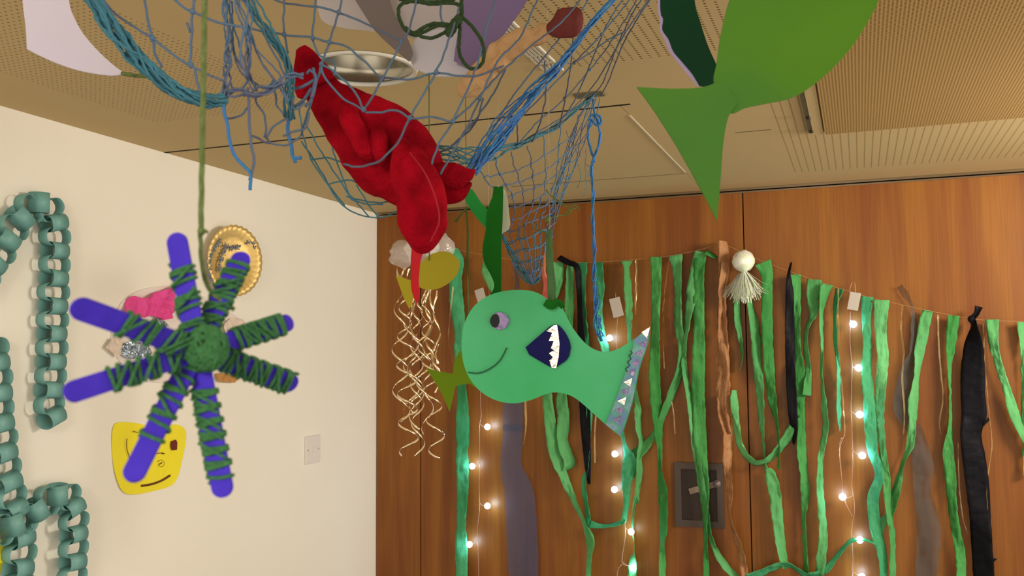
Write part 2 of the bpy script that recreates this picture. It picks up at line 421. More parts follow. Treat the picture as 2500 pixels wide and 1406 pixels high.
def bundle(bm, keys, widths, n, r, seed=0, turns=14, step=6):
    pts = cordpts(keys, step); L = len(pts); fr = frames(pts); rnd = random.Random(seed)
    for k in range(n):
        a0 = rnd.random() * 6.3; rr = math.sqrt(rnd.random()); sp = turns * (0.5 + rnd.random()) * rnd.choice((-1, 1, 1))
        out = []
        for i, (p, (t, nn, b)) in enumerate(zip(pts, fr)):
            u = i / max(1, L - 1); x = u * (len(widths) - 1); j = min(int(x), len(widths) - 2)
            w = widths[j] + (widths[j + 1] - widths[j]) * (x - j)
            a = a0 + sp * u
            out.append(p + (nn * math.cos(a) + b * math.sin(a)) * (w * 0.5 * rr))
        tube(bm, jitter(out, r * 0.8, 200, seed + k), r * .66, 5)

# ------------------------------------------------------------------ the setting
def slab(name, a, b, m, bw=0.0, parent=None, kind='structure'):
    bm = bmesh.new(); box(bm, a, b)
    if bw: bevel(bm, bw, 1)
    o = obj(name, bm, m, parent, smooth=False)
    if kind and parent is None: o['kind'] = kind
    return o
RX, RY = 2.6, -2.4                  # far limits of the room behind the photographer
slab('wall_left', (XW - 0.1, RY, 0), (XW, YW + 0.13, ZC + .25), M['plaster'])
slab('wall_back', (XW, YW + 0.03, 0), (RX, YW + 0.13, ZC + .1), M['dark'])
slab('floor', (XW - .1, RY, -0.1), (RX, YW + .1, 0), plain('carpet', C(110, 90, 70, 1), 0.95))
XS1, XS2 = -1.6927, -0.3836
d1 = slab('door_1', (XW + 0.004, YW, 0.012), (XS1 - 0.0022, YW + 0.028, ZC - 0.016), M['timber'])
d2 = slab('door_2', (XS1 + 0.0022, YW, 0.012), (XS2 - 0.0022, YW + 0.028, ZC - 0.016), M['timber'])
d3 = slab('door_3', (XS2 + 0.0022, YW, 0.012), (RX, YW + 0.028, ZC - 0.016), M['timber'])
# head track above the timber panels, bright metal
bm = bmesh.new(); box(bm, (XW, YW - 0.012, ZC - 0.009), (RX, YW + 0.03, ZC - 0.001)); box(bm, (XW, YW - 0.006, ZC - 0.018), (RX, YW + 0.03, ZC - 0.0125))
tag(obj('trim_1', bm, M['metal'], None, smooth=False), kind='structure')
# ceiling: one plane with the lamp's hole, and metal panels just under it
LAMP = onceil(884, 167); LR = 0.112
def ceil_panel(name, x0, y0, x1, y1, z, m, th=0.004, hole=None):
    bm = bmesh.new()
    outer = [bm.verts.new((x, y, z)) for x, y in ((x0, y0), (x1, y0), (x1, y1), (x0, y1))]
    if hole:
        inner = [bm.verts.new((hole[0] + hole[2] * math.cos(a), hole[1] + hole[2] * math.sin(a), z)) for a in [2 * math.pi * i / 48 for i in range(48)]]
        es = [bm.edges.new((L[i], L[(i + 1) % len(L)])) for L in (outer, inner) for i in range(len(L))]
        bmesh.ops.triangle_fill(bm, edges=es, use_beauty=True, normal=(0, 0, -1))
    else: bm.faces.new(outer)
    r = bmesh.ops.extrude_face_region(bm, geom=bm.faces[:])
    for v in [q for q in r['geom'] if isinstance(q, bmesh.types.BMVert)]: v.co.z += th
    bmesh.ops.recalc_face_normals(bm, faces=bm.faces[:])
    return tag(obj(name, bm, m, None, smooth=False), kind='structure')
G = 0.005
ceil_panel('ceiling', XW - .1, RY, RX, YW + .1, ZC + 0.2, M['dark'], 0.05)
ceil_panel('ceiling', XW, RY, -1.67, 2.15 - G, ZC, M['paint'])
ceil_panel('ceiling', -1.67, RY, -1.19, 1.865, ZC, M['perf_left'])
ceil_panel('ceiling', -1.67, 1.865, -1.19, 2.15 - G, ZC, M['paint'])
ceil_panel('ceiling', -1.19, RY, -0.56, 2.15 - G, ZC, M['paint'], hole=(LAMP.x, LAMP.y, LR))
ceil_panel('ceiling', -0.56, RY, -0.20, 1.825, ZC, M['perf_mid'])
ceil_panel('ceiling', -0.56, 1.825, -0.20, 2.15 - G, ZC, M['paint'])
ceil_panel('ceiling', XW, 2.15 + G, -0.527, YW + .03, ZC, M['paint'])
ceil_panel('ceiling', -0.525, 2.15 - G, -0.20, YW + .03, ZC, M['paint'])
ceil_panel('ceiling', -0.20, RY, RX, 3.2, ZC, M['perf_right'])
ceil_panel('ceiling', -0.20, 3.2, RX, YW + .03, ZC, M['paint'])
tag(slab('seam_shadow_strip', (XW + .001, 2.145, ZC - 0.0006), (-0.5, 2.155, ZC + 0.001), M['dark']), kind='structure')  # added dark strip over the panel gap, its colour stands in for the shadow line
tag(slab('trim_2', (-1.15, 3.060, ZC - 0.0012), (-0.53, 3.064, ZC + 0.001), M['tape']), kind='structure')
tag(slab('trim_3', (-0.5285, 2.25, ZC - 0.002), (-0.5235, 3.04, ZC + 0.001), plain('pale_joint', C(226, 206, 160), 0.5)), kind='structure')
tag(slab('trim_4', (-0.30, 2.540, ZC - 0.0012), (-0.205, 2.544, ZC + 0.001), M['tape']), kind='structure')
h = thing('ceiling_hatch', (0.3, 1.9, ZC), 'darker finely perforated square access hatch set in the ceiling panels', 'hatch')
slab('hatch_panel', (-0.070, 1.20, ZC - 0.010), (0.95, 2.62, ZC - 0.0005), M['perf_hatch'], parent=None, kind=None)
hp = col.objects['hatch_panel']; hp.parent = h; hp.matrix_parent_inverse = Matrix.Translation(-h.location)
bm = bmesh.new(); box(bm, (-0.100, 1.20, ZC - 0.008), (-0.074, 2.62, ZC - 0.0005)); fr_ = obj('hatch_frame', bm, M['paint'], h, False)
bm = bmesh.new(); box(bm, (-0.112, 2.05, ZC - 0.006), (-0.1005, 2.60, ZC - 0.0005)); obj('hinge', bm, M['tape'], h, False)
for yy in (2.42, 2.575):
    bm = bmesh.new(); blob(bm, (-0.103, yy, ZC - 0.008), 0.006, 10, 8, (1, 1.6, 0.8)); obj('screw', bm, M['screw'], h)
# slot diffuser beside the perforated strip
v = thing('slot_diffuser', (-0.585, 1.68, ZC), 'pale ribbed air slot diffuser let into the ceiling behind the net', 'vent')
for y0, y1 in ((1.50, 1.60), (1.655, 1.715), (1.725, 1.765), (1.785, 1.825)):
    bm = bmesh.new()
    for k in range(5): box(bm, (-0.606 + k * 0.0088, y0, ZC - 0.005), (-0.6005 + k * 0.0088, y1, ZC - 0.0004))
    obj('rib_grille', bm, plain('pale_enamel', C(235, 218, 180), 0.4), v, False)
tag(slab('tape_strip', (-0.602, 2.012, ZC - 0.004), (-0.534, 2.046, ZC - 0.0006), M['tape'], kind=None), 'short brown tape strip holding the net corner on the ceiling', 'tape')
# recessed lamp
lt = thing('recessed_lamp', (LAMP.x, LAMP.y, ZC), 'round recessed ceiling lamp with mirror reflector, unlit, above the red lobster', 'lamp')
def lathe(bm, prof, c, seg=48):
    rings = [[bm.verts.new((c[0] + r * math.cos(2 * math.pi * i / seg), c[1] + r * math.sin(2 * math.pi * i / seg), z)) for i in range(seg)] for r, z in prof]
    for A, B in zip(rings, rings[1:]):
        for i in range(seg): bm.faces.new((A[i], A[(i + 1) % seg], B[(i + 1) % seg], B[i]))
bm = bmesh.new(); lathe(bm, [(LR - .006, ZC + .002), (LR - .004, ZC - .006), (LR + .003, ZC - .005), (LR + .005, ZC - .0008)], LAMP); obj('rim', bm, plain('cream_rim', C(236, 222, 190), 0.35), lt, solid=0.001)
bm = bmesh.new(); lathe(bm, [(LR - .005, ZC), (LR - .010, ZC + .03), (LR - .022, ZC + .07), (LR - .05, ZC + .11)], LAMP); obj('reflector', bm, M['reflector'], lt, solid=0.001)
bm = bmesh.new(); bmesh.ops.create_circle(bm, cap_ends=True, segments=40, radius=LR - .048, matrix=Matrix.Translation((LAMP.x, LAMP.y, ZC + .108))); obj('diffuser', bm, M['lens'], lt, solid=0.003)

# flush pull in the middle timber panel
a, b = onwood(1647, 1127), onwood(1770, 1290)
x0, x1, z1, z0 = a.x, b.x, a.z, b.z
hd = thing('flush_handle', ((x0 + x1) / 2, YW, (z0 + z1) / 2), 'square grey metal recessed pull handle on the timber panel', 'door handle')
bm = bmesh.new(); fw = 0.024
for q in (((x0, z0), (x0 + fw, z1)), ((x1 - fw, z0), (x1, z1)), ((x0 + fw, z0), (x1 - fw, z0 + fw)), ((x0 + fw, z1 - fw), (x1 - fw, z1))):
    box(bm, (q[0][0], YW - 0.009, q[0][1]), (q[1][0], YW - 0.0006, q[1][1]))
obj('frame', bm, M['pewter'], hd, False)
bm = bmesh.new(); box(bm, (x0 + fw, YW - 0.003, z0 + fw), (x1 - fw, YW - 0.0006, z1 - fw)); obj('back_plate', bm, M['pewter_d'], hd, False)
bm = bmesh.new()
p0, p1 = onwood(1683, 1200, 0.012), onwood(1752, 1180, 0.012)
n = (p1 - p0).normalized(); pr = Vector((-n.z, 0, n.x)) * 0.0105
vs = [bm.verts.new(p) for p in (p0 - pr, p1 - pr, p1 + pr, p0 + pr)]; f = bm.faces.new(vs)
r = bmesh.ops.extrude_face_region(bm, geom=[f])
for q in r['geom']:
    if isinstance(q, bmesh.types.BMVert): q.co.y += 0.006
bmesh.ops.recalc_face_normals(bm, faces=bm.faces[:]); obj('lever', bm, plain('lever_metal', C(150, 125, 98), 0.4, metal=0.3), hd, False)
bm = bmesh.new(); tube(bm, [onwood(1750, 1181, 0.0035), onwood(1750, 1181, 0.017)], 0.014, 16); obj('pivot', bm, plain('pivot_metal', C(150, 125, 112), 0.4, metal=0.3), hd)

# light switch on the plaster wall
c = onplaster(760, 1097)
sw = thing('light_switch', c, 'cream square switch plate on the plaster wall', 'light switch')
bm = bmesh.new(); box(bm, (XW + .0006, c.y - .047, c.z - .05), (XW + .009, c.y + .047, c.z + .05)); bevel(bm, 0.002); obj('plate', bm, M['switch'], sw, False)
for dz in (0,):
    bm = bmesh.new(); box(bm, (XW + .009, c.y - .006, c.z - .012), (XW + .014, c.y + .006, c.z + .012)); bevel(bm, .0012); obj('rocker', bm, M['switch'], sw, False)
for dy in (-.034, .034):
    bm = bmesh.new(); blob(bm, (XW + .009, c.y + dy, c.z), 0.0028, 8, 6, (.5, 1, 1)); obj('screw', bm, M['metal'], sw)

# ------------------------------------------------------------------ paper chains on the plaster wall
def link_mesh(kind, L=0.042, W=0.050, Rr=0.036):
    # local: x out of the wall, y across, z along the chain
    bm = bmesh.new(); seg = 28; rings = []
    if kind: L *= 1.12
    for i in range(seg):
        a = 2 * math.pi * i / seg
        u, w = math.copysign(abs(math.sin(a)) ** .8, math.sin(a)) * L / 2, math.copysign(abs(math.cos(a)) ** .8, math.cos(a)) * Rr
        if kind == 0: pr = [Vector((w * 0.66, s * W / 2, u)) for s in (-1, 1)]
        else: pr = [Vector((s * W / 2 * 0.62, w, u)) for s in (-1, 1)]
        rings.append([bm.verts.new(q) for q in pr])
    for i in range(seg):
        A, B = rings[i], rings[(i + 1) % seg]
        bm.faces.new((A[0], A[1], B[1], B[0]))
    return bm
link_me = []
for k in (0, 1):
    bm = link_mesh(k); me = bpy.data.meshes.new('link'); bm.to_mesh(me); bm.free(); me.materials.append(M['chain'])
    me.polygons.foreach_set('use_smooth', [True] * len(me.polygons)); link_me.append(me)
def chain(keys, label, sc=1.0, off=0.032, start=0):
    P = [onplaster(x, y, off) for x, y in catmull(keys, 6)]
    ln = [0]
    for a, b in zip(P, P[1:]): ln.append(ln[-1] + (b - a).length)
    root = thing('paper_chain', P[len(P) // 2], label, 'paper chain')
    rl = Vector(root.location); pitch = 0.0345 * sc; s = 0; k = start; rnd = random.Random(len(keys))
    while s < ln[-1]:
        i = max(j for j in range(len(ln)) if ln[j] <= s); i = min(i, len(P) - 2)
        t = (s - ln[i]) / max(1e-9, ln[i + 1] - ln[i]); p = P[i].lerp(P[i + 1], t); d = (P[min(i + 3, len(P) - 1)] - P[max(i - 2, 0)]).normalized()
        X = Vector((1, 0, 0)); Y = d.cross(X).normalized(); X = Y.cross(d).normalized()
        o = link('link', link_me[k % 2], root)
        R = Matrix((X, Y, d)).transposed() @ Matrix.Rotation(rnd.uniform(-.10, .10), 3, 'Z')
        o.matrix_local = Matrix.Translation(p - rl) @ R.to_4x4() @ Matrix.Diagonal((sc, sc, sc, 1))
        md = o.modifiers.new('thickness', 'SOLIDIFY'); md.thickness = 0.0006; md.offset = 0
        s += pitch; k += 1
chain([(-60, 700), (-25, 650), (8, 595), (45, 535), (95, 495), (128, 530), (134, 600), (131, 700), (128, 800), (125, 900), (120, 985), (130, 1032)], 'sage green paper chain hooked over at the top, its free end hanging mid wall', start=0)
chain([(-22, 850), (-12, 920), (-8, 1000), (0, 1080), (12, 1160), (30, 1235), (48, 1310), (42, 1420), (40, 1480)], 'sage green paper chain running down the far left edge of the wall', sc=1.02, start=1)
chain([(-30, 1305), (20, 1285), (70, 1258), (115, 1222), (155, 1205), (178, 1250), (180, 1320), (176, 1400), (174, 1470)], 'glossy sage green paper chain arching low on the wall beneath the wooden spider', sc=0.98, off=0.045)

# ------------------------------------------------------------------ decorations on the plaster wall
def wallmap(extra=0.0): return lambda x, y, o=0.0: onplaster(x, y, extra + o)
# gold plate
c = onplaster(566, 637, 0.034)
gp = thing('foil_plate', c, 'round gold foil plate with crimped rim and dark glitter, on the plaster wall', 'foil plate')
bm = bmesh.new(); seg = 96; Rp = 0.111; gm = (c - CAM).dot(FWD) / F_PX
tiltM = Matrix.Rotation(math.radians(-17), 3, 'Z')
prof = [(0.0, .006), (.3, .0065), (.62, .008), (.72, .013), (.86, .022), (1.0, .026)]
rings = []
for j, (r, x) in enumerate(prof[1:]):
    ring = []
    for i in range(seg):
        a = 2 * math.pi * i / seg; w = 0.0022 * math.cos(a * 32) * (1 if j >= 3 else 0)
        ring.append(bm.verts.new(c + tiltM @ Vector((x + w - .006, Rp * 0.92 * r * math.cos(a), (Rp + (w * .8)) * 1.02 * r * math.sin(a)))))
    rings.append(ring)
cv = bm.verts.new(c + Vector((0, 0, 0)))
for i in range(seg): bm.faces.new((rings[0][i], rings[0][(i + 1) % seg], cv))
for A, B in zip(rings, rings[1:]):
    for i in range(seg): bm.faces.new((A[i], A[(i + 1) % seg], B[(i + 1) % seg], B[i]))
bmesh.ops.recalc_face_normals(bm, faces=bm.faces[:])
obj('plate', bm, M['gold'], gp, solid=0.0008)
rnd = random.Random(4); bm = bmesh.new()
for path in ([(533, 590), (515, 620), (508, 650), (512, 690)], [(545, 610), (535, 640), (530, 665)], [(545, 600), (562, 607), (580, 600)], [(595, 590), (608, 585), (612, 600)]):
    for x, y in catmull(path, 3):
        for _ in range(5):
            q = c + tiltM @ Vector((.008 + abs(x - 566) / 70 * .010 + rnd.random() * .003, (x - 566 + rnd.gauss(0, 2)) * gm / .8, (637 - y + rnd.gauss(0, 3)) * gm))
            blob(bm, q, 0.0019, 5, 4, (1, 1.4, 1.2))
obj('glitter', bm, M['glitter'], gp)['kind'] = 'stuff'
# collage octopus plate behind the spider
c = onplaster(435, 810, 0.006)
cl = thing('paper_collage', c, 'beige paper plate collage with pink tissue and foil scraps behind the wooden spider', 'collage')
card('plate', [(280, 780), (300, 735), (350, 706), (430, 700), (520, 735), (585, 780), (600, 830), (575, 890), (510, 925), (420, 935), (340, 925), (295, 885), (272, 835)], wallmap(.004), plain('plate_card', C(218, 198, 172, 1), .85), cl, thick=0.003)
card('pink_tissue', [(302, 768, 1), (312, 745), (325, 722), (352, 728), (375, 716), (400, 708), (428, 700), (432, 745, 1), (420, 772), (396, 782), (375, 770), (350, 776), (325, 770)], wallmap(.02), M['pink'], cl, thick=0.002, bend=0.02, bfreq=45, cuts=12)
card('foil_scrap', [(296, 848), (305, 838), (330, 834), (362, 842), (372, 858), (350, 872), (318, 876), (300, 866)], wallmap(.015), M['foilscrap'], cl, thick=0.001, bend=0.012, bfreq=70, cuts=8)
card('foil_scrap', [(372, 788), (385, 776), (400, 780), (410, 795), (395, 802), (380, 800)], wallmap(.015), M['foilscrap'], cl, thick=0.001, bend=0.012, bfreq=70, cuts=6)
card('paper_scrap', [(258, 848, 1), (272, 826, 1), (296, 828), (298, 862), (286, 872, 1)], wallmap(.014), M['beige'], cl, thick=0.001, bend=0.01, bfreq=60, cuts=5)
card('paper_scrap', [(546, 800), (566, 776, 1), (592, 780), (594, 800), (570, 818), (598, 850), (580, 856)], wallmap(.014), M['beige'], cl, thick=0.001, bend=0.012, bfreq=60, cuts=6)
card('ochre_scrap', [(528, 912), (560, 914), (582, 924), (572, 934, 1), (536, 932, 1)], wallmap(.014), M['ochre'], cl, thick=0.001, bend=0.006, bfreq=60, cuts=5)
# yellow face drawing
c = onplaster(365, 1120, 0.004)
yf = thing('face_drawing', c, 'yellow paper cut-out with a hand-drawn face, stuck low on the plaster wall', 'drawing')
card('paper', [(276, 1046), (290, 1031), (335, 1033), (385, 1043), (430, 1036), (451, 1048), (455, 1068), (447, 1115), (436, 1160), (416, 1186), (370, 1200), (322, 1207), (297, 1197), (281, 1155), (275, 1100)], wallmap(.004), M['yellow'], yf, thick=0.001, bend=0.004, bfreq=12, cuts=4)
bm = bmesh.new()
def mark(bm, pts, w, mapf, off=0.0, step=4):
    P = catmull(pts, step); rows = []
    V = [mapf(x, y, off) for x, y in P]
    for i, p in enumerate(V):
        t = (V[min(i + 1, len(V) - 1)] - V[max(i - 1, 0)]).normalized()
        nrm = (CAM - p).normalized(); s = t.cross(nrm).normalized() * w / 2
        rows.append((bm.verts.new(p - s), bm.verts.new(p + s)))
    for A, B in zip(rows, rows[1:]): bm.faces.new((A[0], A[1], B[1], B[0]))
for pts, w in (([(345, 1186), (370, 1182), (395, 1173), (416, 1160)], .006), ([(395, 1106), (402, 1108)], .003), ([(388, 1134), (396, 1129)], .003), ([(382, 1107), (398, 1105)], .0018), ([(384, 1128), (394, 1122), (402, 1130), (396, 1140), (386, 1136)], .001), ([(310, 1070), (309, 1090), (314, 1110), (322, 1125)], .002), ([(325, 1052), (336, 1056)], .002), ([(396, 1050), (412, 1056)], .003)):
    mark(bm, pts, w, wallmap(.0085))
obj('pen_lines', bm, M['ink_brown'], yf, False, solid=0.0004)
card('eye_mark', [(418, 1077, 1), (430, 1073), (433, 1080), (432, 1098, 1), (420, 1099), (417, 1090)], wallmap(.0085), M['ink_red'], yf, thick=0.0005)
card('yellow_scrap', [(-30, 1300), (4, 1318), (10, 1330), (4, 1345), (12, 1375), (6, 1395), (-30, 1400)], wallmap(.004), M['yellow'], None, thick=0.001)
tag(col.objects['yellow_scrap'], 'small yellow paper edge peeping in behind the paper chains at the wall\'s left', 'paper')

# ------------------------------------------------------------------ streamers hanging on the timber wall
WN = Vector((0, -1, 0))
def woodmap(extra): return lambda x, y, o=0.0: onwood(x, y, extra + o)
GR = 'green crepe streamers on the garland line'
def streamer(name, keys, m, label, cat='streamer', group=GR, w0=30, off=0.030, seed=0, solid=0.0006, rumple=0.0065, fold=.22):
    bm = bmesh.new(); ribbon(bm, keys, woodmap(off), WN, w0=w0, seed=seed, rumple=rumple, fold=fold)
    o = obj(name, bm, m, None, solid=solid); return tag(o, label, cat, group)
line = [(1100, 612), (1122, 611), (1180, 622), (1240, 632), (1300, 640), (1360, 641), (1470, 639), (1552, 633), (1614, 628), (1700, 612), (1765, 598), (1830, 625), (1900, 652), (1940, 667), (2050, 704), (2110, 722), (2170, 737), (2300, 765), (2400, 781), (2520, 785)]
bm = bmesh.new(); tube(bm, [onwood(x, y, .034) for x, y in catmull(line, 12)], 0.0007, 5)
tag(obj('garland_line', bm, M['thread'], None), 'thin pale garland line strung sagging across the timber panels', 'string')
S = [
 ('crepe_b', [(1106, 606, 12), (1118, 640, 26), (1112, 700, 32), (1122, 800, 30), (1124, 880, 28), (1128, 960, 26), (1130, 1040, 24), (1128, 1120, 27), (1130, 1200, 28), (1126, 1280, 28), (1127, 1350, 30), (1128, 1460, 28)], 'long green crepe streamer, leftmost on the garland, beside the gold curls'),
 ('crepe', [(1182, 625, 6), (1186, 660, 20), (1198, 692, 16), (1207, 713, 3)], 'short pale green crepe tip peeping left of the dark paper seaweed'),
 ('crepe', [(1364, 640, 24), (1360, 690, 24), (1344, 740, 24), (1340, 860, 24), (1336, 965, 24), (1345, 1040, 24), (1352, 1100, 22), (1375, 1160, 18), (1400, 1220, 18), (1425, 1275, 16), (1441, 1320, 25), (1438, 1365, 16), (1433, 1460, 18)], 'green crepe streamer slanting down from behind the smiling card fish to the frame bottom'),
 ('crepe', [(1392, 644, 10), (1388, 800, 24), (1372, 965, 28), (1376, 1020, 28), (1374, 1080, 22), (1391, 1128, 24), (1378, 1149, 4)], 'crumpled green crepe streamer ending in a fold just below the card fish belly'),
 ('crepe_b', [(1422, 641, 26), (1424, 700, 18), (1427, 760, 14), (1432, 860, 14), (1439, 1000, 10), (1439, 1120, 4), (1425, 1175, 16), (1433, 1240, 16), (1437, 1290, 16)], 'green crepe streamer running beside the slim black streamer, knotted low to its neighbour'),
 ('crepe_b', [(1460, 640, 24), (1464, 700, 26), (1460, 760, 20), (1468, 820, 16), (1477, 850, 14), (1490, 940, 12), (1516, 1050, 14), (1528, 1095, 20), (1538, 1130, 36), (1529, 1180, 24), (1530, 1225, 12), (1522, 1277, 9)], 'teal green crepe streamer passing behind the card fish tail into the knotted bunch'),
 ('crepe', [(1548, 1102, 28), (1561, 1145, 12), (1556, 1200, 12), (1548, 1235, 10), (1545, 1290, 8), (1548, 1350, 8), (1545, 1370, 20), (1541, 1460, 30)], 'green crepe tail falling from the knotted bunch past the lowest fairy bulbs'),
 ('crepe', [(1530, 637, 24), (1531, 660, 8), (1533, 700, 14), (1536, 780, 16), (1537, 850, 12), (1548, 930, 8), (1556, 990, 16), (1560, 1050, 10), (1566, 1080, 8), (1562, 1110, 8), (1556, 1230, 6)], 'narrow green crepe streamer with pinched top, right of a white battery tag'),
 ('crepe_d', [(1601, 627, 27), (1602, 720, 25), (1600, 800, 24), (1598, 900, 26), (1600, 960, 26), (1605, 1020, 22), (1610, 1080, 12), (1612, 1150, 14), (1618, 1200, 24), (1620, 1290, 22), (1617, 1330, 14), (1618, 1460, 14)], 'straight green crepe streamer just right of the card fish tail tip'),
 ('crepe', [(1650, 622, 32), (1655, 700, 20), (1656, 790, 22), (1666, 850, 18), (1662, 900, 18), (1640, 960, 16), (1620, 1010, 14), (1600, 1055, 14), (1575, 1090, 24), (1546, 1115, 30)], 'green crepe streamer swept left and tied into the knotted bunch below the fish tail'),
 ('crepe', [(1712, 614, 30), (1698, 680, 34), (1682, 760, 22), (1672, 830, 14), (1670, 880, 12), (1678, 940, 12), (1690, 1010, 16), (1697, 1080, 18), (1708, 1160, 20), (1722, 1240, 18), (1732, 1300, 14), (1748, 1345, 14), (1770, 1380, 14), (1800, 1412, 12), (1820, 1440, 12)], 'twisted green crepe streamer crossing in front of the metal flush handle'),
 ('crepe_d', [(1708, 630, 26), (1706, 720, 28), (1706, 820, 30), (1706, 900, 30), (1705, 960, 32), (1712, 1100, 30), (1720, 1200, 24), (1722, 1300, 14), (1726, 1460, 14)], 'wide dark green crepe streamer hanging flat behind the twisted one at the handle'),
 ('crepe', [(1798, 700, 10), (1800, 750, 14), (1803, 800, 13), (1811, 860, 8), (1808, 905, 3)], 'short tapering green crepe end below the left side of the silver tassel doll'),
 ('crepe', [(1828, 720, 12), (1832, 750, 14), (1843, 800, 22), (1848, 880, 22), (1855, 950, 22), (1858, 1020, 16), (1864, 1090, 8), (1869, 1140, 8), (1879, 1155, 26), (1891, 1200, 30), (1900, 1280, 26), (1910, 1350, 20), (1920, 1388, 16)], 'green crepe streamer starting under the silver tassel doll and widening again lower down'),
 ('crepe_d', [(1862, 640, 40), (1872, 670, 30), (1872, 740, 26), (1875, 850, 26), (1882, 950, 24), (1890, 1000, 18), (1899, 1050, 8), (1902, 1145, 8)], 'green crepe streamer tied immediately right of the silver tassel doll'),
 ('crepe_d', [(1942, 670, 26), (1945, 760, 20), (1945, 850, 22), (1952, 930, 36), (1948, 975, 34), (1955, 1010, 20), (1957, 1100, 22), (1963, 1160, 18), (1966, 1210, 22), (1962, 1260, 12), (1965, 1330, 12), (1968, 1402, 14)], 'green crepe streamer hugging the right side of the middle black streamer'),
 ('crepe', [(1988, 682, 36), (1985, 730, 30), (1986, 765, 22), (1971, 800, 10), (1967, 850, 14), (1974, 900, 14), (1970, 965, 22)], 'green crepe streamer with a square folded stub, swinging left onto its neighbour'),
 ('crepe', [(2018, 694, 30), (2006, 760, 10), (2007, 850, 8), (2006, 920, 8), (2012, 990, 14), (2015, 1050, 16), (2003, 1120, 14), (2002, 1180, 16), (2005, 1240, 18), (2010, 1300, 20), (2005, 1370, 24), (2000, 1402, 20)], 'light green crepe streamer, pinched thin near its top, reaching the lowest swag'),
 ('crepe_b', [(2050, 705, 22), (2038, 760, 10), (2041, 850, 10), (2047, 900, 8), (2048, 1000, 10), (2051, 1052, 3)], 'slender teal green crepe streamer left of the right-hand fairy lights'),
 ('crepe_b', [(2117, 724, 30), (2115, 780, 22), (2118, 850, 22), (2115, 900, 26), (2120, 960, 28), (2125, 1040, 30), (2130, 1100, 26), (2147, 1160, 22), (2131, 1220, 28), (2140, 1300, 28), (2155, 1360, 22), (2160, 1460, 14)], 'blue-lit green crepe streamer touching the right-hand fairy bulbs'),
 ('crepe', [(2152, 732, 38), (2150, 800, 30), (2155, 870, 28), (2150, 950, 26), (2148, 1010, 20), (2155, 1100, 18), (2165, 1180, 20), (2168, 1240, 14), (2178, 1300, 14), (2180, 1350, 14), (2178, 1460, 20)], 'wide-topped green crepe streamer one step right of the right-hand fairy lights'),
 ('crepe', [(2265, 757, 26), (2255, 800, 30), (2245, 860, 24), (2238, 920, 14), (2230, 980, 26), (2228, 1030, 20), (2222, 1085, 18), (2205, 1130, 8), (2190, 1190, 20), (2175, 1250, 14), (2155, 1275, 22), (2140, 1310, 26)], 'green crepe streamer crossing diagonally left in front of the right grey tulle strip'),
 ('crepe_d', [(2328, 770, 30), (2322, 830, 26), (2318, 900, 12), (2320, 960, 8), (2320, 1040, 12), (2315, 1100, 26), (2320, 1160, 28), (2325, 1230, 22), (2335, 1300, 22), (2345, 1360, 26), (2347, 1460, 20)], 'green crepe streamer just left of the widest black streamer'),
 ('crepe', [(2422, 780, 34), (2425, 830, 24), (2435, 880, 18), (2455, 940, 18), (2470, 990, 26), (2488, 1040, 24), (2520, 1100, 20)], 'green crepe streamer just right of the widest black one, slanting out of view'),
 ('crepe', [(2494, 786, 24), (2496, 850, 14), (2500, 900, 14), (2502, 1000, 14), (2505, 1160, 14)], 'green crepe streamer at the extreme right of the garland'),
]
for i, (m, k, lb) in enumerate(S):
    streamer('crepe_streamer', k, M[m], lb, seed=i + 1, off=0.030 + (i % 3) * 0.006)
SW = 'green crepe swags between streamers'
streamer('crepe_swag', [(1792, 952, 8), (1793, 980, 18), (1796, 1020, 18), (1805, 1080, 18), (1830, 1122, 18), (1858, 1130, 14), (1890, 1110, 16), (1925, 1062, 24), (1938, 1030, 18), (1950, 1012, 10)], M['crepe'], 'green crepe swag looping across the seam beside the tan twist', group=SW, seed=41, off=.045)
streamer('crepe_swag', [(1826, 1412, 24), (1860, 1398, 20), (1885, 1385, 18), (1922, 1378, 14), (1945, 1390, 14), (1970, 1404, 16), (2010, 1396, 16), (2040, 1362, 10), (2075, 1322, 6), (2110, 1318, 5), (2145, 1330, 4)], M['crepe_b'], 'long green crepe swag along the very bottom rising to the fairy lights', group=SW, seed=42, off=.045)
streamer('crepe_swag', [(1440, 1280, 18), (1462, 1284, 8), (1490, 1283, 6), (1515, 1276, 9), (1527, 1272, 6)], M['crepe_b'], 'short thin green crepe link joining two streamers below the card fish', group=SW, seed=43, off=.045)
streamer('crepe_swag', [(1722, 614, 12), (1738, 622, 12), (1750, 630, 6)], M['crepe_d'], 'little green crepe flap sticking out left of the tan twist', group=SW, seed=44, off=.04)
BK = 'black plastic streamers'
streamer('black_streamer', [(1364, 628, 12), (1385, 640, 13), (1408, 652, 12), (1413, 700, 12), (1418, 800, 18), (1426, 960, 26), (1430, 1050, 24), (1434, 1120, 16), (1438, 1182, 8)], M['black'], 'slim black streamer tied with a stub, passing behind the smiling card fish', group=BK, seed=51, w0=20, off=.05, rumple=.002)
o = streamer('black_streamer', [(1932, 640, 5), (1926, 670, 9), (1928, 720, 20), (1928, 800, 22), (1930, 900, 24), (1935, 1000, 24), (1939, 1050, 18), (1937, 1085, 5)], M['black'], 'mid-width black streamer between tassel doll and right-hand fairy lights', group=BK, seed=52, w0=24, off=.05, rumple=.002)
bk = thing('black_streamer', onwood(2378, 790, .05), 'widest black plastic streamer, knotted on the line near the right edge', 'streamer', BK)
bm = bmesh.new(); ribbon(bm, [(2377, 782, 8), (2378, 800, 14), (2377, 840, 42), (2375, 900, 58), (2375, 960, 60), (2378, 1010, 62), (2370, 1060, 54), (2378, 1120, 58), (2388, 1200, 58), (2395, 1300, 50), (2405, 1460, 50)], woodmap(.05), WN, w0=60, seed=53, fold=.08, rumple=.003); obj('strip', bm, M['black'], bk, solid=.001)
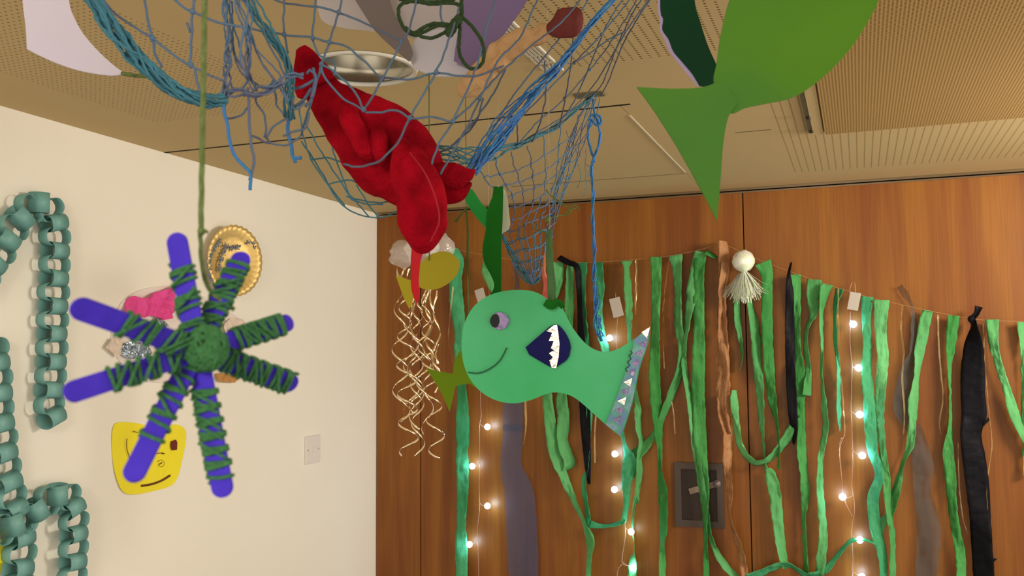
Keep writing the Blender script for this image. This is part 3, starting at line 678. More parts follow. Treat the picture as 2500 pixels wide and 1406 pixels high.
bm = bmesh.new(); ribbon(bm, [(2390, 748, 20), (2384, 765, 14), (2372, 780, 12), (2376, 792, 8)], woodmap(.06), WN, w0=20, seed=54); blob(bm, onwood(2372, 779, .055), .012, 10, 8, (1, .7, 1)); obj('knot', bm, M['black'], bk, solid=.001)
for pts in ([(2403, 1030), (2413, 1018), (2416, 1026), (2402, 1040)], [(2418, 1362), (2435, 1364), (2426, 1372), (2416, 1374)]):
    card('torn_tab', [p + (1,) for p in pts], woodmap(.05), M['black'], bk, thick=.001)
TL = 'sheer tulle strips'
o = thing('tulle_strip', onwood(1258, 650, .03), 'sheer blue-grey tulle strip hanging below and behind the card fish', 'tulle', TL)
bm = bmesh.new(); ribbon(bm, [(1255, 636, 10), (1262, 690, 20), (1255, 760, 30), (1252, 985, 46), (1252, 1035, 48), (1252, 1060, 48), (1248, 1140, 54), (1266, 1200, 70), (1272, 1260, 76), (1280, 1460, 72)], woodmap(.02), WN, w0=48, seed=61, rumple=.004, fold=.05); obj('strip', bm, M['tulle_blue'], o)
bm = bmesh.new(); ribbon(bm, [(1228, 1043, 13), (1252, 1045, 14), (1276, 1043, 13)], woodmap(.026), WN, w0=13, seed=3, rumple=.001); obj('band', bm, M['tulle_blue'], o)['label'] = 'darker blue-grey band'
streamer('tulle_strip', [(2196, 698, 14), (2212, 722, 14), (2224, 744, 7), (2232, 790, 17), (2230, 860, 22), (2214, 920, 44), (2205, 1000, 44), (2238, 1060, 34), (2252, 1130, 52), (2252, 1200, 42), (2268, 1300, 58), (2256, 1460, 50)], M['tulle'], 'sheer grey-brown tulle strip twisted on the line near the right edge', 'tulle', TL, w0=40, off=.02, seed=62, solid=0)
bm = bmesh.new(); tk = [(1766, 588, 16), (1768, 640, 28), (1765, 700, 20), (1762, 760, 26), (1765, 830, 30), (1765, 900, 32), (1766, 960, 34), (1768, 1010, 24), (1778, 1060, 18), (1775, 1130, 20), (1781, 1200, 18), (1782, 1260, 10), (1800, 1320, 20), (1814, 1370, 18), (1824, 1460, 12)]
ribbon(bm, tk, woodmap(.05), WN, w0=44, seed=71, rumple=.008, fold=.5, across=6)
ribbon(bm, [(a + 6 * math.sin(b * .05), b, w * .6) for a, b, w in tk[1:9]], woodmap(.06), WN, w0=30, seed=72, rumple=.006, fold=.5)
tag(obj('tan_streamer', bm, M['tan'], None, solid=.0006), 'crumpled tan crepe twist hanging left of the silver tassel doll', 'streamer')
# thin clear ribbons catching gold light
GL = 'thin clear gilt ribbons on the garland line'
for i, (k, lb) in enumerate([
    ([(1553, 634, 4), (1554, 680, 5), (1552, 730, 4), (1552, 770, 2)], 'thin clear gilt ribbon left of the straight green streamer by the fish tail tip'),
    ([(1634, 630, 3), (1622, 720, 3), (1618, 800, 3), (1622, 900, 2)], 'thin clear gilt ribbon in the gap two streamers right of the fish tail tip'),
    ([(1640, 980, 2), (1646, 1020, 2), (1648, 1060, 2)], 'short wisp of clear ribbon left of the flush handle streamer'),
    ([(2046, 702, 4), (2048, 800, 4), (2052, 900, 4), (2060, 1000, 3), (2062, 1060, 3), (2052, 1075, 2), (2050, 1110, 2), (2055, 1160, 2)], 'thin clear gilt ribbon left of the right-hand fairy wire'),
    ([(2204, 745, 5), (2200, 800, 4), (2206, 860, 4), (2203, 930, 5), (2208, 1000, 4), (2206, 1060, 2)], 'thin clear gilt ribbon left of the twisted grey-brown tulle'),
    ([(2290, 768, 5), (2292, 840, 4), (2298, 920, 4), (2302, 970, 3), (2294, 1030, 4), (2297, 1060, 2)], 'thin clear gilt ribbon between the two rightmost crossing green streamers'),
    ([(2400, 790, 4), (2403, 850, 4), (2406, 900, 3), (2412, 980, 2), (2422, 1080, 3), (2415, 1140, 3), (2408, 1200, 3), (2415, 1280, 2), (2420, 1350, 2)], 'thin clear gilt ribbon trailing over the widest black streamer'),
    ([(1284, 900, 3), (1283, 985, 4), (1284, 1040, 4), (1278, 1085, 2)], 'thin clear gilt ribbon curving below the card fish belly'),
    ([(1106, 700, 3), (1098, 780, 3), (1096, 830, 3), (1106, 885, 2)], 'thin clear gilt ribbon between gold curls and the leftmost green streamer'),
    ([(1457, 990, 3), (1452, 1060, 3), (1453, 1130, 3)], 'thin clear gilt ribbon below the card fish tail'),
    ([(2338, 1080, 3), (2342, 1180, 3), (2350, 1260, 3), (2362, 1305, 2)], 'thin clear gilt ribbon slanting left of the widest black streamer low down')]):
    streamer('clear_ribbon', k, M['goldfilm'], lb, 'ribbon', GL, w0=5, off=.045, seed=80 + i, solid=0, rumple=.002)

# fairy lights
FL = 'battery fairy light strings'
def fairy(label, wires, bulbs, tagbox, topy):
    root = thing('fairy_lights', onwood(tagbox[0], tagbox[1], .04), label, 'fairy lights', FL)
    bm = bmesh.new()
    for w in wires:
        tube(bm, jitter([onwood(x, y, .036) for x, y in catmull(w, 6)], .0015, 30), 0.0011, 5)
    for (wx, wy), (bx, by) in bulbs:
        tube(bm, [onwood(x, y, .038) for x, y in catmull([(wx, wy - 6), (wx + (bx - wx) * .4, wy + 1), (bx, by)], 3)], 0.0008, 5)
    obj('wire', bm, M['wire'], root)
    for (wx, wy), (bx, by) in bulbs:
        bm = bmesh.new(); blob(bm, onwood(bx, by, .040), 0.0115, 12, 8); obj('bulb', bm, M['bulb'], root)
    x, y, w, hh, tilt = tagbox; bm = bmesh.new()
    c0 = onwood(x, y, .045); mpp = (onwood(x + 10, y, .045) - c0).length / 10
    R = Matrix.Rotation(math.radians(tilt), 4, 'Y')
    bmesh.ops.create_cube(bm, size=1, matrix=Matrix.Translation(c0) @ R @ Matrix.Diagonal((w * mpp, .004, hh * mpp, 1)))
    bevel(bm, .0008, 1); obj('label_card', bm, M['tagcard'], root, False)['label'] = 'pale blank rectangular tag'
fairy('fairy lights on pink wire at the left, below the paper fish mouth',
      [[(1178, 705), (1172, 780), (1175, 850), (1173, 960), (1175, 1010), (1171, 1042), (1171, 1090), (1172, 1135), (1170, 1190), (1171, 1235), (1166, 1290), (1167, 1330), (1170, 1450)]],
      [((1172, 1040), (1190, 1042)), ((1171, 1135), (1153, 1138)), ((1171, 1233), (1190, 1235)), ((1166, 1325), (1146, 1329))], (1175, 727, 22, 42, -17), 705)
fairy('fairy lights by the knotted bunch, partly hidden by the card fish tail',
      [[(1503, 715), (1503, 728)], [(1508, 772), (1506, 810), (1506, 850), (1512, 940), (1520, 1040), (1519, 1108), (1520, 1195), (1526, 1280), (1526, 1310), (1518, 1370), (1522, 1378), (1545, 1384)], [(1518, 1378), (1508, 1395), (1505, 1450)]],
      [((1506, 828), (1488, 825)), ((1518, 1110), (1501, 1108)), ((1518, 1197), (1500, 1195)), ((1526, 1292), (1541, 1298)), ((1520, 1378), (1545, 1386))], (1505, 750, 26, 46, -13), 715)
fairy('fairy lights with two wires at the right, beside the blue-lit streamer',
      [[(2080, 690), (2076, 700), (2074, 716)], [(2086, 690), (2089, 716)], [(2076, 762), (2075, 830), (2080, 895), (2078, 1000), (2082, 1108), (2080, 1180), (2086, 1240), (2078, 1300), (2082, 1350), (2080, 1450)], [(2062, 1060), (2050, 1100), (2055, 1170), (2060, 1215), (2080, 1260)]],
      [((2076, 785), (2083, 791)), ((2080, 898), (2096, 898)), ((2079, 1010), (2099, 1012)), ((2082, 1106), (2105, 1112)), ((2085, 1213), (2057, 1213)), ((2080, 1312), (2099, 1318)), ((2081, 1400), (2104, 1408))], (2085, 735, 27, 46, 12), 690)

# silver tassel doll hung on the line
c = onwood(1815, 637, .075)
td = thing('tassel_doll', c, 'small pearly foil ball doll with shredded iridescent skirt on the garland', 'decoration')
mpp = 3.2 / F_PX * 1.02
bm = bmesh.new(); blob(bm, c, 27 * mpp, 24, 16)
for v in bm.verts: v.co += (v.co - c).normalized() * noise.noise(v.co * 90) * .003
obj('foil_ball', bm, M['irid'], td)
bm = bmesh.new(); rnd = random.Random(8)
for k in range(240):
    a = rnd.random() * 6.283; sp = rnd.random() ** .6; L = 1.0 - .28 * rnd.random()
    ex, ez = math.cos(a) * sp * 60 * mpp, math.sin(a) * sp * 34 * mpp
    P = []
    for t in (0, .25, .5, .75, 1):
        P.append(c + Vector((ex * t ** .8, ez * t ** .8, -(20 + 90 * L * t - 26 * sp * sp * t * t) * mpp)) + Vector((rnd.uniform(-1, 1), rnd.uniform(-1, 1), 0)) * .004 * t)
    s = Vector((math.cos(a + 1.3), math.sin(a + 1.3), 0)) * .0011
    rows = [(bm.verts.new(p - s), bm.verts.new(p + s)) for p in P]
    for A, B in zip(rows, rows[1:]): bm.faces.new((A[0], A[1], B[1], B[0]))
obj('shredded_skirt', bm, M['irid'], td, False)['kind'] = 'stuff'
bm = bmesh.new(); tube(bm, [c + Vector((0, 0, .02)), onwood(1812, 612, .034)], .0008, 5); obj('hanging_loop', bm, M['thread'], td)

# ------------------------------------------------------------------ cellophane jellyfish with curled ribbons
D = 2.3
c = at(1030, 612, D)
jf = thing('cellophane_jellyfish', c, 'clear crinkled cellophane jellyfish with gilt curled ribbon tentacles, behind the red lobster', 'decoration')
bm = bmesh.new()
for (x, y, r, sx) in ((985, 620, 33, 1.0), (1072, 606, 36, 1.0), (1030, 605, 40, 1.0)):
    s0 = len(bm.verts); blob(bm, at(x, y, D), r * D / F_PX, 26, 18, (sx, 1, 1))
for v in bm.verts: v.co += (v.co - c).normalized() * noise.noise(v.co * 70) * .012
obj('bell', bm, M['cello'], jf)
rnd = random.Random(12)
CL = [(975, 650, 1030, 26), (985, 655, 1112, 30), (1000, 655, 1000, 24), (1012, 660, 1115, 20), (1022, 690, 1010, 22), (1035, 690, 1120, 26), (1045, 700, 1060, 18), (1055, 705, 900, 14), (1064, 708, 960, 14), (1008, 740, 1050, 24), (1038, 720, 980, 22), (1072, 840, 890, 8)]
for i, (x, y0, y1, amp) in enumerate(CL):
    bm = bmesh.new(); n = int((y1 - y0) / 3); rows = []; ph = rnd.random() * 6; wl = rnd.uniform(70, 115)
    dr = {1: 14, 5: 34, 3: 10}.get(i, rnd.uniform(-8, 12))
    P = []
    for k in range(n + 1):
        t = k / n; yy = y0 + (y1 - y0) * t; a = ph + (yy - y0) / wl * 6.283
        e = amp * min(1, .25 + t * 1.6)
        P.append(at(x + dr * t + e * math.cos(a) * .8, yy, D + e * math.sin(a) * D / F_PX))
    for k, p in enumerate(P):
        t = (P[min(k + 1, n)] - P[max(k - 1, 0)]).normalized(); a = ph + (y1 - y0) * k / n / wl * 6.283
        s = (UP * .75 + RIGHT * math.sin(a) * .6 - FWD * math.cos(a) * .6); s = (s - t * s.dot(t)).normalized() * .0028
        rows.append((bm.verts.new(p - s), bm.verts.new(p + s)))
    for A, B in zip(rows, rows[1:]): bm.faces.new((A[0], A[1], B[1], B[0]))
    obj('curled_ribbon', bm, M['curl'], jf, solid=.0003)
bm = bmesh.new(); p = at(1035, 575, D); tube(bm, [p, Vector((p.x, p.y, ZC))], .0006, 5); obj('hanging_thread', bm, M['thread'], jf)

# ------------------------------------------------------------------ hanging card fish and seaweed
def hang(px, py, d, parent, m=None, r=.0007):
    p = at(px, py, d); bm = bmesh.new(); tube(bm, [p, Vector((p.x, p.y, ZC))], r, 5); return obj('hanging_thread', bm, m or M['nylon'], parent)
# the smiling fish
pl = Plane(1340, 850, 1.32, yaw=-10, pitch=4)
cf = thing('card_fish', pl(1340, 850), 'big smiling green card fish with navy fin and glitter-striped tail, centre', 'paper fish')
card('body', [(1127, 845), (1132, 795), (1155, 750), (1192, 722), (1240, 709), (1290, 709), (1322, 720), (1345, 738), (1366, 742), (1377, 760), (1396, 798), (1426, 836), (1455, 855), (1482, 859), (1512, 850), (1550, 826), (1588, 796, 1), (1582, 840), (1562, 900), (1548, 970), (1530, 1030), (1517, 1066, 1), (1490, 1046), (1450, 1010), (1410, 976), (1385, 963), (1357, 958), (1330, 963), (1300, 975), (1262, 984), (1220, 980), (1180, 961), (1150, 930), (1132, 890)], pl, M['card_green'], cf, thick=.0012, bend=.004, bfreq=8, cuts=6)
PF = lambda x, y, o=0.0: pl(x, y, .0045 + o)
ey = card('eye', [(1197, 783), (1204, 768), (1220, 762), (1236, 768), (1243, 783), (1237, 798), (1221, 805), (1204, 799)], PF, M['eyefoil'], cf, thick=.001, step=4); ey['label'] = 'lilac foil eye'
card('pupil', [(1196, 784), (1203, 769), (1214, 768), (1219, 784), (1213, 799), (1203, 798)], lambda x, y, o=0: pl(x, y, .0058 + o), M['ink'], ey, thick=.0006, step=4)
bm = bmesh.new(); mark(bm, [(1143, 909), (1168, 911), (1196, 900), (1220, 880), (1237, 849)], .0018, PF); obj('smile', bm, M['ink_green'], cf, False, solid=.0006)
fn = card('fin', [(1283, 848, 1), (1318, 818), (1345, 796), (1362, 793), (1380, 812), (1392, 838), (1392, 858), (1384, 878), (1352, 900, 1), (1338, 893), (1292, 866, 1)], PF, M['navy'], cf, thick=.001); fn['label'] = 'navy blue gill fin'
zz = [(1352, 794, 1), (1334, 808, 1), (1348, 812, 1), (1340, 832, 1), (1352, 832, 1), (1345, 850, 1), (1353, 855, 1), (1340, 862, 1), (1350, 872, 1), (1341, 880, 1), (1347, 898, 1), (1358, 899, 1), (1364, 870, 1), (1366, 840, 1), (1363, 812, 1), (1360, 793, 1)]
card('foil_zigzag', zz, lambda x, y, o=0: pl(x, y, .0065 + o), M['silver'], fn, thick=.0008, step=200)
tb = card('tail_band', [(1549, 828, 1), (1586, 799, 1), (1580, 840), (1560, 900), (1546, 970), (1528, 1030), (1515, 1063, 1), (1478, 1036, 1), (1500, 985), (1520, 930), (1538, 880)], PF, M['holo'], cf, thick=.0008); tb['label'] = 'iridescent patterned tape on tail'
PT = lambda x, y, o=0: pl(x, y, .0062 + o)
for i in range(9):
    t = i / 8; x = 1574 - 52 * t - 12 * math.sin(t * 2); y = 838 + 185 * t
    card('tape_triangle', [(x + 6, y - 8, 1), (x - 16, y + 2, 1), (x + 1, y + 12, 1)], PT, M['silver'] if i in (4, 6) else M['eyefoil'], tb, thick=.0004, step=100)
card('tape_triangle', [(1566, 811, 1), (1587, 798, 1), (1580, 826, 1)], PT, M['silver'], tb, thick=.0005, step=100)
bm = bmesh.new(); mark(bm, [(1538, 856), (1544, 862), (1534, 868), (1541, 876), (1531, 884), (1538, 892), (1527, 900), (1532, 908)], .0011, PF, .0012); obj('pen_scribble', bm, M['ink'], cf, False, solid=.0004)
bm = bmesh.new(); ribbon(bm, [(1342, 560, 12), (1340, 600, 14), (1346, 680, 20), (1350, 740, 20), (1356, 752, 14)], lambda x, y, o=0: at(x, y, 1.335), -FWD, w0=20, seed=5, rumple=.003)
obj('hanging_strip', bm, plain('sage_strip', C(88, 122, 68), .85, translucent=.2), cf, solid=.0006)
bm = bmesh.new(); ribbon(bm, [(1330, 738, 14), (1348, 746, 22), (1364, 738, 16), (1376, 750, 10)], lambda x, y, o=0: at(x, y, 1.305), -FWD, w0=20, seed=6, rumple=.004); obj('knot', bm, M['weed'], cf, solid=.001)
hang(1342, 562, 1.335, cf)
# orange and pink tissue beside the hanging strip
bm = bmesh.new(); ribbon(bm, [(1333, 600, 3), (1331, 630, 6), (1328, 665, 8), (1335, 700, 18), (1332, 726, 14), (1330, 760, 10)], lambda x, y, o=0: at(x, y, 1.42), -FWD, w0=16, seed=9, rumple=.004)
tag(obj('tissue_strip', bm, M['orange'], None, solid=.0006), 'small orange and pink tissue strip hanging from the net above the card fish', 'tissue')
# green twine tangle round the hanging strip
bm = bmesh.new()
for k in ([(1333, 463, 1.38), (1342, 474, 1.38), (1360, 488, 1.38), (1385, 505, 1.38), (1392, 514, 1.38), (1380, 524, 1.38), (1350, 530, 1.37), (1338, 536, 1.36)], [(1391, 512, 1.38), (1402, 500, 1.38), (1412, 512, 1.39)], [(1310, 562, 1.37), (1330, 566, 1.36), (1345, 580, 1.35), (1350, 600, 1.35)], [(1380, 520, 1.38), (1405, 506, 1.38)]):
    tube(bm, jitter(cordpts(k, 5), .0012, 200), .0011, 5)
blob(bm, at(1338, 536, 1.355), .005, 8, 6)
tag(obj('twine_tangle', bm, M['yarn_o'], None), 'tangle of green twine knotted to the net above the card fish', 'twine')
# yellow fish
pl2 = Plane(1045, 680, 1.55, yaw=8)
yfz = thing('card_fish', pl2(1045, 680), 'mustard yellow card fish half hidden behind the lobster\'s dangling tip', 'paper fish')
card('body', [(1123, 650), (1118, 632), (1098, 616), (1075, 614), (1050, 622), (1030, 640), (1010, 662), (1012, 690), (1030, 704), (1060, 707), (1090, 695), (1112, 675)], pl2, M['yellow_d'], yfz, thick=.0012)
card('tail', [(966, 672, 1), (985, 678), (1004, 684), (1022, 680, 1), (1012, 720, 1), (1000, 756, 1), (984, 722)], lambda x, y, o=0: pl2(x, y, -.002 + o), M['yellow_d'], yfz, thick=.0012)
hang(1048, 636, 1.548, yfz, M['yarn_o'], .0010)
# lime fish behind the smiling one
pl3 = Plane(1110, 920, 1.62, yaw=5)
lf = thing('card_fish', pl3(1110, 920), 'olive lime card fish of which only the forked tail shows, behind the smiling fish', 'paper fish')
card('tail', [(1040, 898, 1), (1070, 906), (1106, 912, 1), (1110, 880), (1124, 855, 1), (1150, 900), (1162, 936, 1), (1130, 938), (1112, 943, 1), (1098, 1006, 1), (1078, 960)], pl3, M['lime_d'], lf, thick=.0012)
card('body', [(1118, 905), (1140, 870), (1180, 850), (1230, 850), (1262, 880), (1255, 925), (1210, 950), (1160, 945)], lambda x, y, o=0: pl3(x, y, -.002 + o), M['lime_d'], lf, thick=.0012)
hang(1195, 855, 1.62, lf)
# seaweed cut-out
pl4 = Plane(1200, 600, 1.42, yaw=0)
sg = thing('paper_seaweed', pl4(1200, 600), 'deep green paper seaweed with two blades hanging above the card fish mouth', 'paper seaweed')
card('blade', [(1205, 455, 1), (1229, 455, 1), (1227, 540), (1224, 600), (1224, 680), (1222, 740), (1216, 790, 1), (1182, 790, 1), (1185, 745), (1206, 700), (1198, 672), (1182, 640), (1178, 604), (1186, 560), (1191, 510), (1202, 480)], pl4, M['weed'], sg, thick=.0012, bend=.004, bfreq=10, cuts=5)
b2 = card('blade', [(1134, 482), (1148, 460), (1160, 472), (1175, 495), (1200, 520, 1), (1196, 565, 1), (1178, 548), (1155, 520)], lambda x, y, o=0: pl4(x, y, -.003 + o), M['weed_l'], sg, thick=.0012); b2['label'] = 'lighter green short slanting blade'
hang(1217, 458, 1.42, sg)
pl5 = Plane(1235, 515, 1.46)
wp = card('cream_card', [(1215, 452, 1), (1228, 456, 1), (1238, 478), (1243, 520), (1246, 548), (1242, 560), (1224, 571, 1), (1214, 540, 1)], pl5, plain('cream_card', C(212, 204, 164), .8), None, thick=.0012)
tag(wp, 'narrow cream card piece tucked behind the dark seaweed blade', 'card')
# thin olive ribbon hung from the head track
bm = bmesh.new(); ribbon(bm, [(1138, 508, 5), (1142, 560, 5), (1142, 600, 6), (1141, 650, 5), (1143, 700, 4), (1142, 790, 5), (1142, 840, 4)], lambda x, y, o=0: at(x, y, 1.9), -FWD, w0=6, seed=2, rumple=.001)
ribbon(bm, [(1137, 510, 5), (1124, 526, 5), (1112, 542, 7)], lambda x, y, o=0: at(x, y, 1.9), -FWD, w0=6, seed=3, rumple=.001)
p = at(1138, 508, 1.9); tube(bm, [p, Vector((p.x, p.y, ZC))], .0006, 5)
tag(obj('olive_ribbon', bm, plain('olive_ribbon', C(88, 104, 26), .6, C(60, 60, 14), 30, translucent=.2), None, solid=.0004), 'thin olive green ribbon knotted at its top, hanging left of the seaweed', 'ribbon')

# the large lime fish, top right
pl6 = Plane(1850, 180, 0.82, yaw=12, pitch=-6)
bf = thing('card_fish', pl6(1850, 180), 'large bright lime card fish hanging tail-down at the top right', 'paper fish')
card('body', [(1745, 205), (1752, 150), (1762, 80), (1785, -10), (1830, -110), (1920, -200), (2040, -210), (2140, -130), (2150, -20), (2110, 70), (2060, 140), (1990, 205), (1930, 240), (1870, 254), (1820, 264), (1780, 275)], pl6, M['lime'], bf, thick=.0012, bend=.006, bfreq=7, cuts=7)
card('tail', [(1556, 211, 1), (1640, 215), (1715, 212), (1756, 200), (1775, 215), (1800, 250), (1778, 285), (1765, 350), (1758, 440), (1750, 538, 1), (1725, 490), (1660, 370), (1605, 280)], lambda x, y, o=0: pl6(x, y, .002 + o), M['lime'], bf, thick=.0012, bend=.004, bfreq=7, cuts=6)
hang(1950, -180, .80, bf)
bm = bmesh.new(); p = at(1808, 270, .83)
# dark torn seaweed
pl7 = Plane(1690, 80, 0.98, yaw=-5)
dk = thing('paper_seaweed', pl7(1690, 80), 'very dark green paper blade with torn lilac edge, left of the large lime fish', 'paper seaweed')
card('blade', [(1614, -120, 1), (1692, -120, 1), (1696, 0), (1712, 60), (1728, 110), (1748, 155), (1757, 175), (1752, 200), (1735, 212), (1708, 210, 1), (1690, 180), (1665, 150), (1644, 125), (1632, 95), (1617, 72), (1619, 45), (1612, 20)], pl7, M['weed_dark'], dk, thick=.0014)
card('torn_edge', [(1606, -120, 1), (1620, -120, 1), (1618, 20), (1624, 45), (1622, 72), (1638, 95), (1650, 125), (1672, 150), (1698, 180), (1716, 208, 1), (1704, 212, 1), (1682, 186), (1655, 152), (1635, 126), (1622, 95), (1610, 70), (1612, 45), (1606, 20)], lambda x, y, o=0: pl7(x, y, -.0022 + o), M['lilac'], dk, thick=.0008)
hang(1655, -115, .98, dk)

# white curved paper, top left
pl8 = Plane(170, 90, 0.9, yaw=14, pitch=-8)
wf = thing('paper_cutout', pl8(170, 90), 'white curved paper cut-out with pointed tip hanging at the top left corner', 'paper')
card('paper', [(52, -120, 1), (150, -120, 1), (168, 0), (180, 40), (205, 85), (245, 130), (285, 165), (306, 178, 1), (270, 184), (200, 174), (140, 155), (95, 135), (66, 120, 1), (64, 70), (56, 0)], pl8, M['white'], wf, thick=.0012, bend=.006, bfreq=9, cuts=6)
bm = bmesh.new(); tube(bm, jitter(cordpts([(298, 178, .905), (320, 183, .9), (350, 185, .9), (385, 186, .86)], 5), .001, 200), .0020, 6); obj('twine', bm, M['yarn_o'], wf)
hang(100, -112, .92, wf)

# paper plate jellyfish lying in the top of the net
pj = thing('plate_jellyfish', at(1110, 100, 1.42), 'white paper plate with mauve and taupe tissue strips, above the yarn bow', 'decoration')
plj = Plane(1105, 110, 1.40, pitch=-30)
card('plate', [(1001, 138), (1006, 108), (1030, 84), (1080, 70), (1140, 72), (1185, 95), (1196, 130), (1180, 162), (1130, 182), (1070, 184), (1028, 172), (1008, 158)], plj, M['white_b'], pj, thick=.003)
def strip(name, pts, d, m, **k): 
    q = Plane(sum(p[0] for p in pts) / len(pts), sum(p[1] for p in pts) / len(pts), d)
    return card(name, pts, q, m, pj, thick=.0008, bend=.006, bfreq=16, cuts=5)
strip('tissue_strip', [(1128, -60, 1), (1310, -60, 1), (1282, 10), (1240, 70), (1180, 160), (1165, 172), (1108, 150, 1), (1118, 80), (1130, 30)], 1.365, M['mauve'])['label'] = 'mauve tissue strip'
strip('tissue_strip', [(830, -60, 1), (938, -60, 1), (958, 20), (985, 70), (1008, 130), (998, 150, 1), (960, 118), (920, 80), (892, 40)], 1.36, M['taupe'])['label'] = 'taupe tissue strip'
strip('tissue_strip', [(925, -60, 1), (1140, -60, 1), (1140, 60), (1120, 100), (1060, 105), (1000, 92), (978, 70), (958, 20)], 1.425, M['cream'])['label'] = 'cream tissue strip'
strip('tissue_strip', [(770, -60, 1), (850, -60, 1), (890, 30), (915, 80), (900, 76), (830, 66), (780, 40)], 1.44, M['cream'])['label'] = 'narrow cream tissue strip'
hang(1100, -50, 1.40, pj)
# crumpled paper roll
cr = thing('crumpled_paper', at(1250, 130, 1.33), 'crumpled tan paper roll with maroon tip lying in the net', 'paper')
bm = bmesh.new(); loft(bm, [(1122, 228, 1.36, 12), (1145, 212, 1.35, 27), (1195, 165, 1.34, 34), (1240, 125, 1.33, 33), (1285, 98, 1.32, 27), (1330, 76, 1.31, 19), (1352, 66, 1.31, 16)], None, .6, 20, wob=.009, step=8); obj('roll', bm, M['brownpaper'], cr, False)
bm = bmesh.new(); loft(bm, [(1336, 70, 1.305, 10), (1358, 66, 1.30, 26), (1384, 54, 1.30, 40), (1402, 34, 1.30, 28), (1408, 20, 1.30, 10)], None, .5, 16, wob=.003, step=6); obj('tip', bm, M['maroon'], cr, False)['label'] = 'maroon folded tip'

# ------------------------------------------------------------------ the red plush lobster in the net
lb = thing('plush_lobster', at(960, 380, 1.0), 'red plush lobster toy lying head-down in the blue net', 'soft toy')
bm = bmesh.new(); loft(bm, [(762, 178, 1.01, 40), (800, 238, 1.01, 50), (850, 285, 1.0, 76), (905, 330, 1.0, 100), (960, 385, 1.0, 108), (1000, 440, 1.0, 92), (1015, 490, 1.0, 58), (1015, 520, 1.0, 30)], None, .62, 40, wob=.0022, step=10); obj('body', bm, M['red'], lb)
bm = bmesh.new(); loft(bm, [(732, 118, 1.0, 14), (746, 142, 1.0, 31), (758, 175, 1.0, 44), (775, 210, 1.0, 46)], None, .5, 20, wob=.0025, step=6)
loft(bm, [(738, 240, 1.0, 12), (742, 222, 1.0, 26), (752, 190, 1.0, 36)], None, .5, 20, wob=.0025, step=6, seed=4); obj('tail', bm, M['red'], lb)
bm = bmesh.new(); loft(bm, [(975, 345, .955, 14), (990, 380, .945, 40), (1012, 430, .94, 58), (1028, 490, .94, 60), (1030, 545, .94, 60), (1026, 585, .94, 46), (1018, 608, .945, 18)], None, .75, 36, wob=.0028, step=8, seed=2); obj('claw', bm, M['red'], lb)
bm = bmesh.new(); loft(bm, [(1050, 440, .985, 30), (1085, 430, .98, 34), (1115, 432, .98, 34), (1145, 425, .98, 16), (1156, 418, .98, 5)], None, .7, 24, wob=.002, step=7, seed=3)
loft(bm, [(1060, 480, .985, 26), (1095, 470, .985, 27), (1125, 465, .985, 22), (1150, 448, .985, 6)], None, .7, 24, wob=.002, step=7, seed=5); obj('claw', bm, M['red'], lb)
for s, k in enumerate(([(838, 252, .965, 12), (848, 272, .957, 23), (862, 305, .953, 25), (882, 340, .953, 27), (898, 370, .955, 24), (905, 390, .96, 10)], [(913, 308, .955, 9), (921, 328, .95, 19), (927, 352, .948, 22), (929, 382, .95, 17), (930, 400, .955, 8)])):
    bm = bmesh.new(); loft(bm, k, None, .9, 20, wob=.002, step=6, seed=s + 8); obj('leg', bm, M['red'], lb)
bm = bmesh.new(); loft(bm, [(1022, 590, .94, 22), (1020, 608, .94, 15), (1015, 640, .94, 11), (1013, 690, .94, 11), (1016, 722, .94, 8), (1017, 742, .94, 2)], None, .35, 14, wob=.001, step=6); obj('antenna', bm, plain('red_felt', C(180, 18, 26), .85, sheen=.1), lb)
seam = bmesh.new(); tube(seam, [at(a, b, (c + 2) / 1000) for a, b, c in catmull([(1000, 372, 921), (1036, 420, 902), (1062, 480, 900), (1072, 540, 902), (1050, 590, 912)], 6)], .0007, 5); obj('seam', seam, plain('pink_seam', C(165, 30, 38), .8), lb)

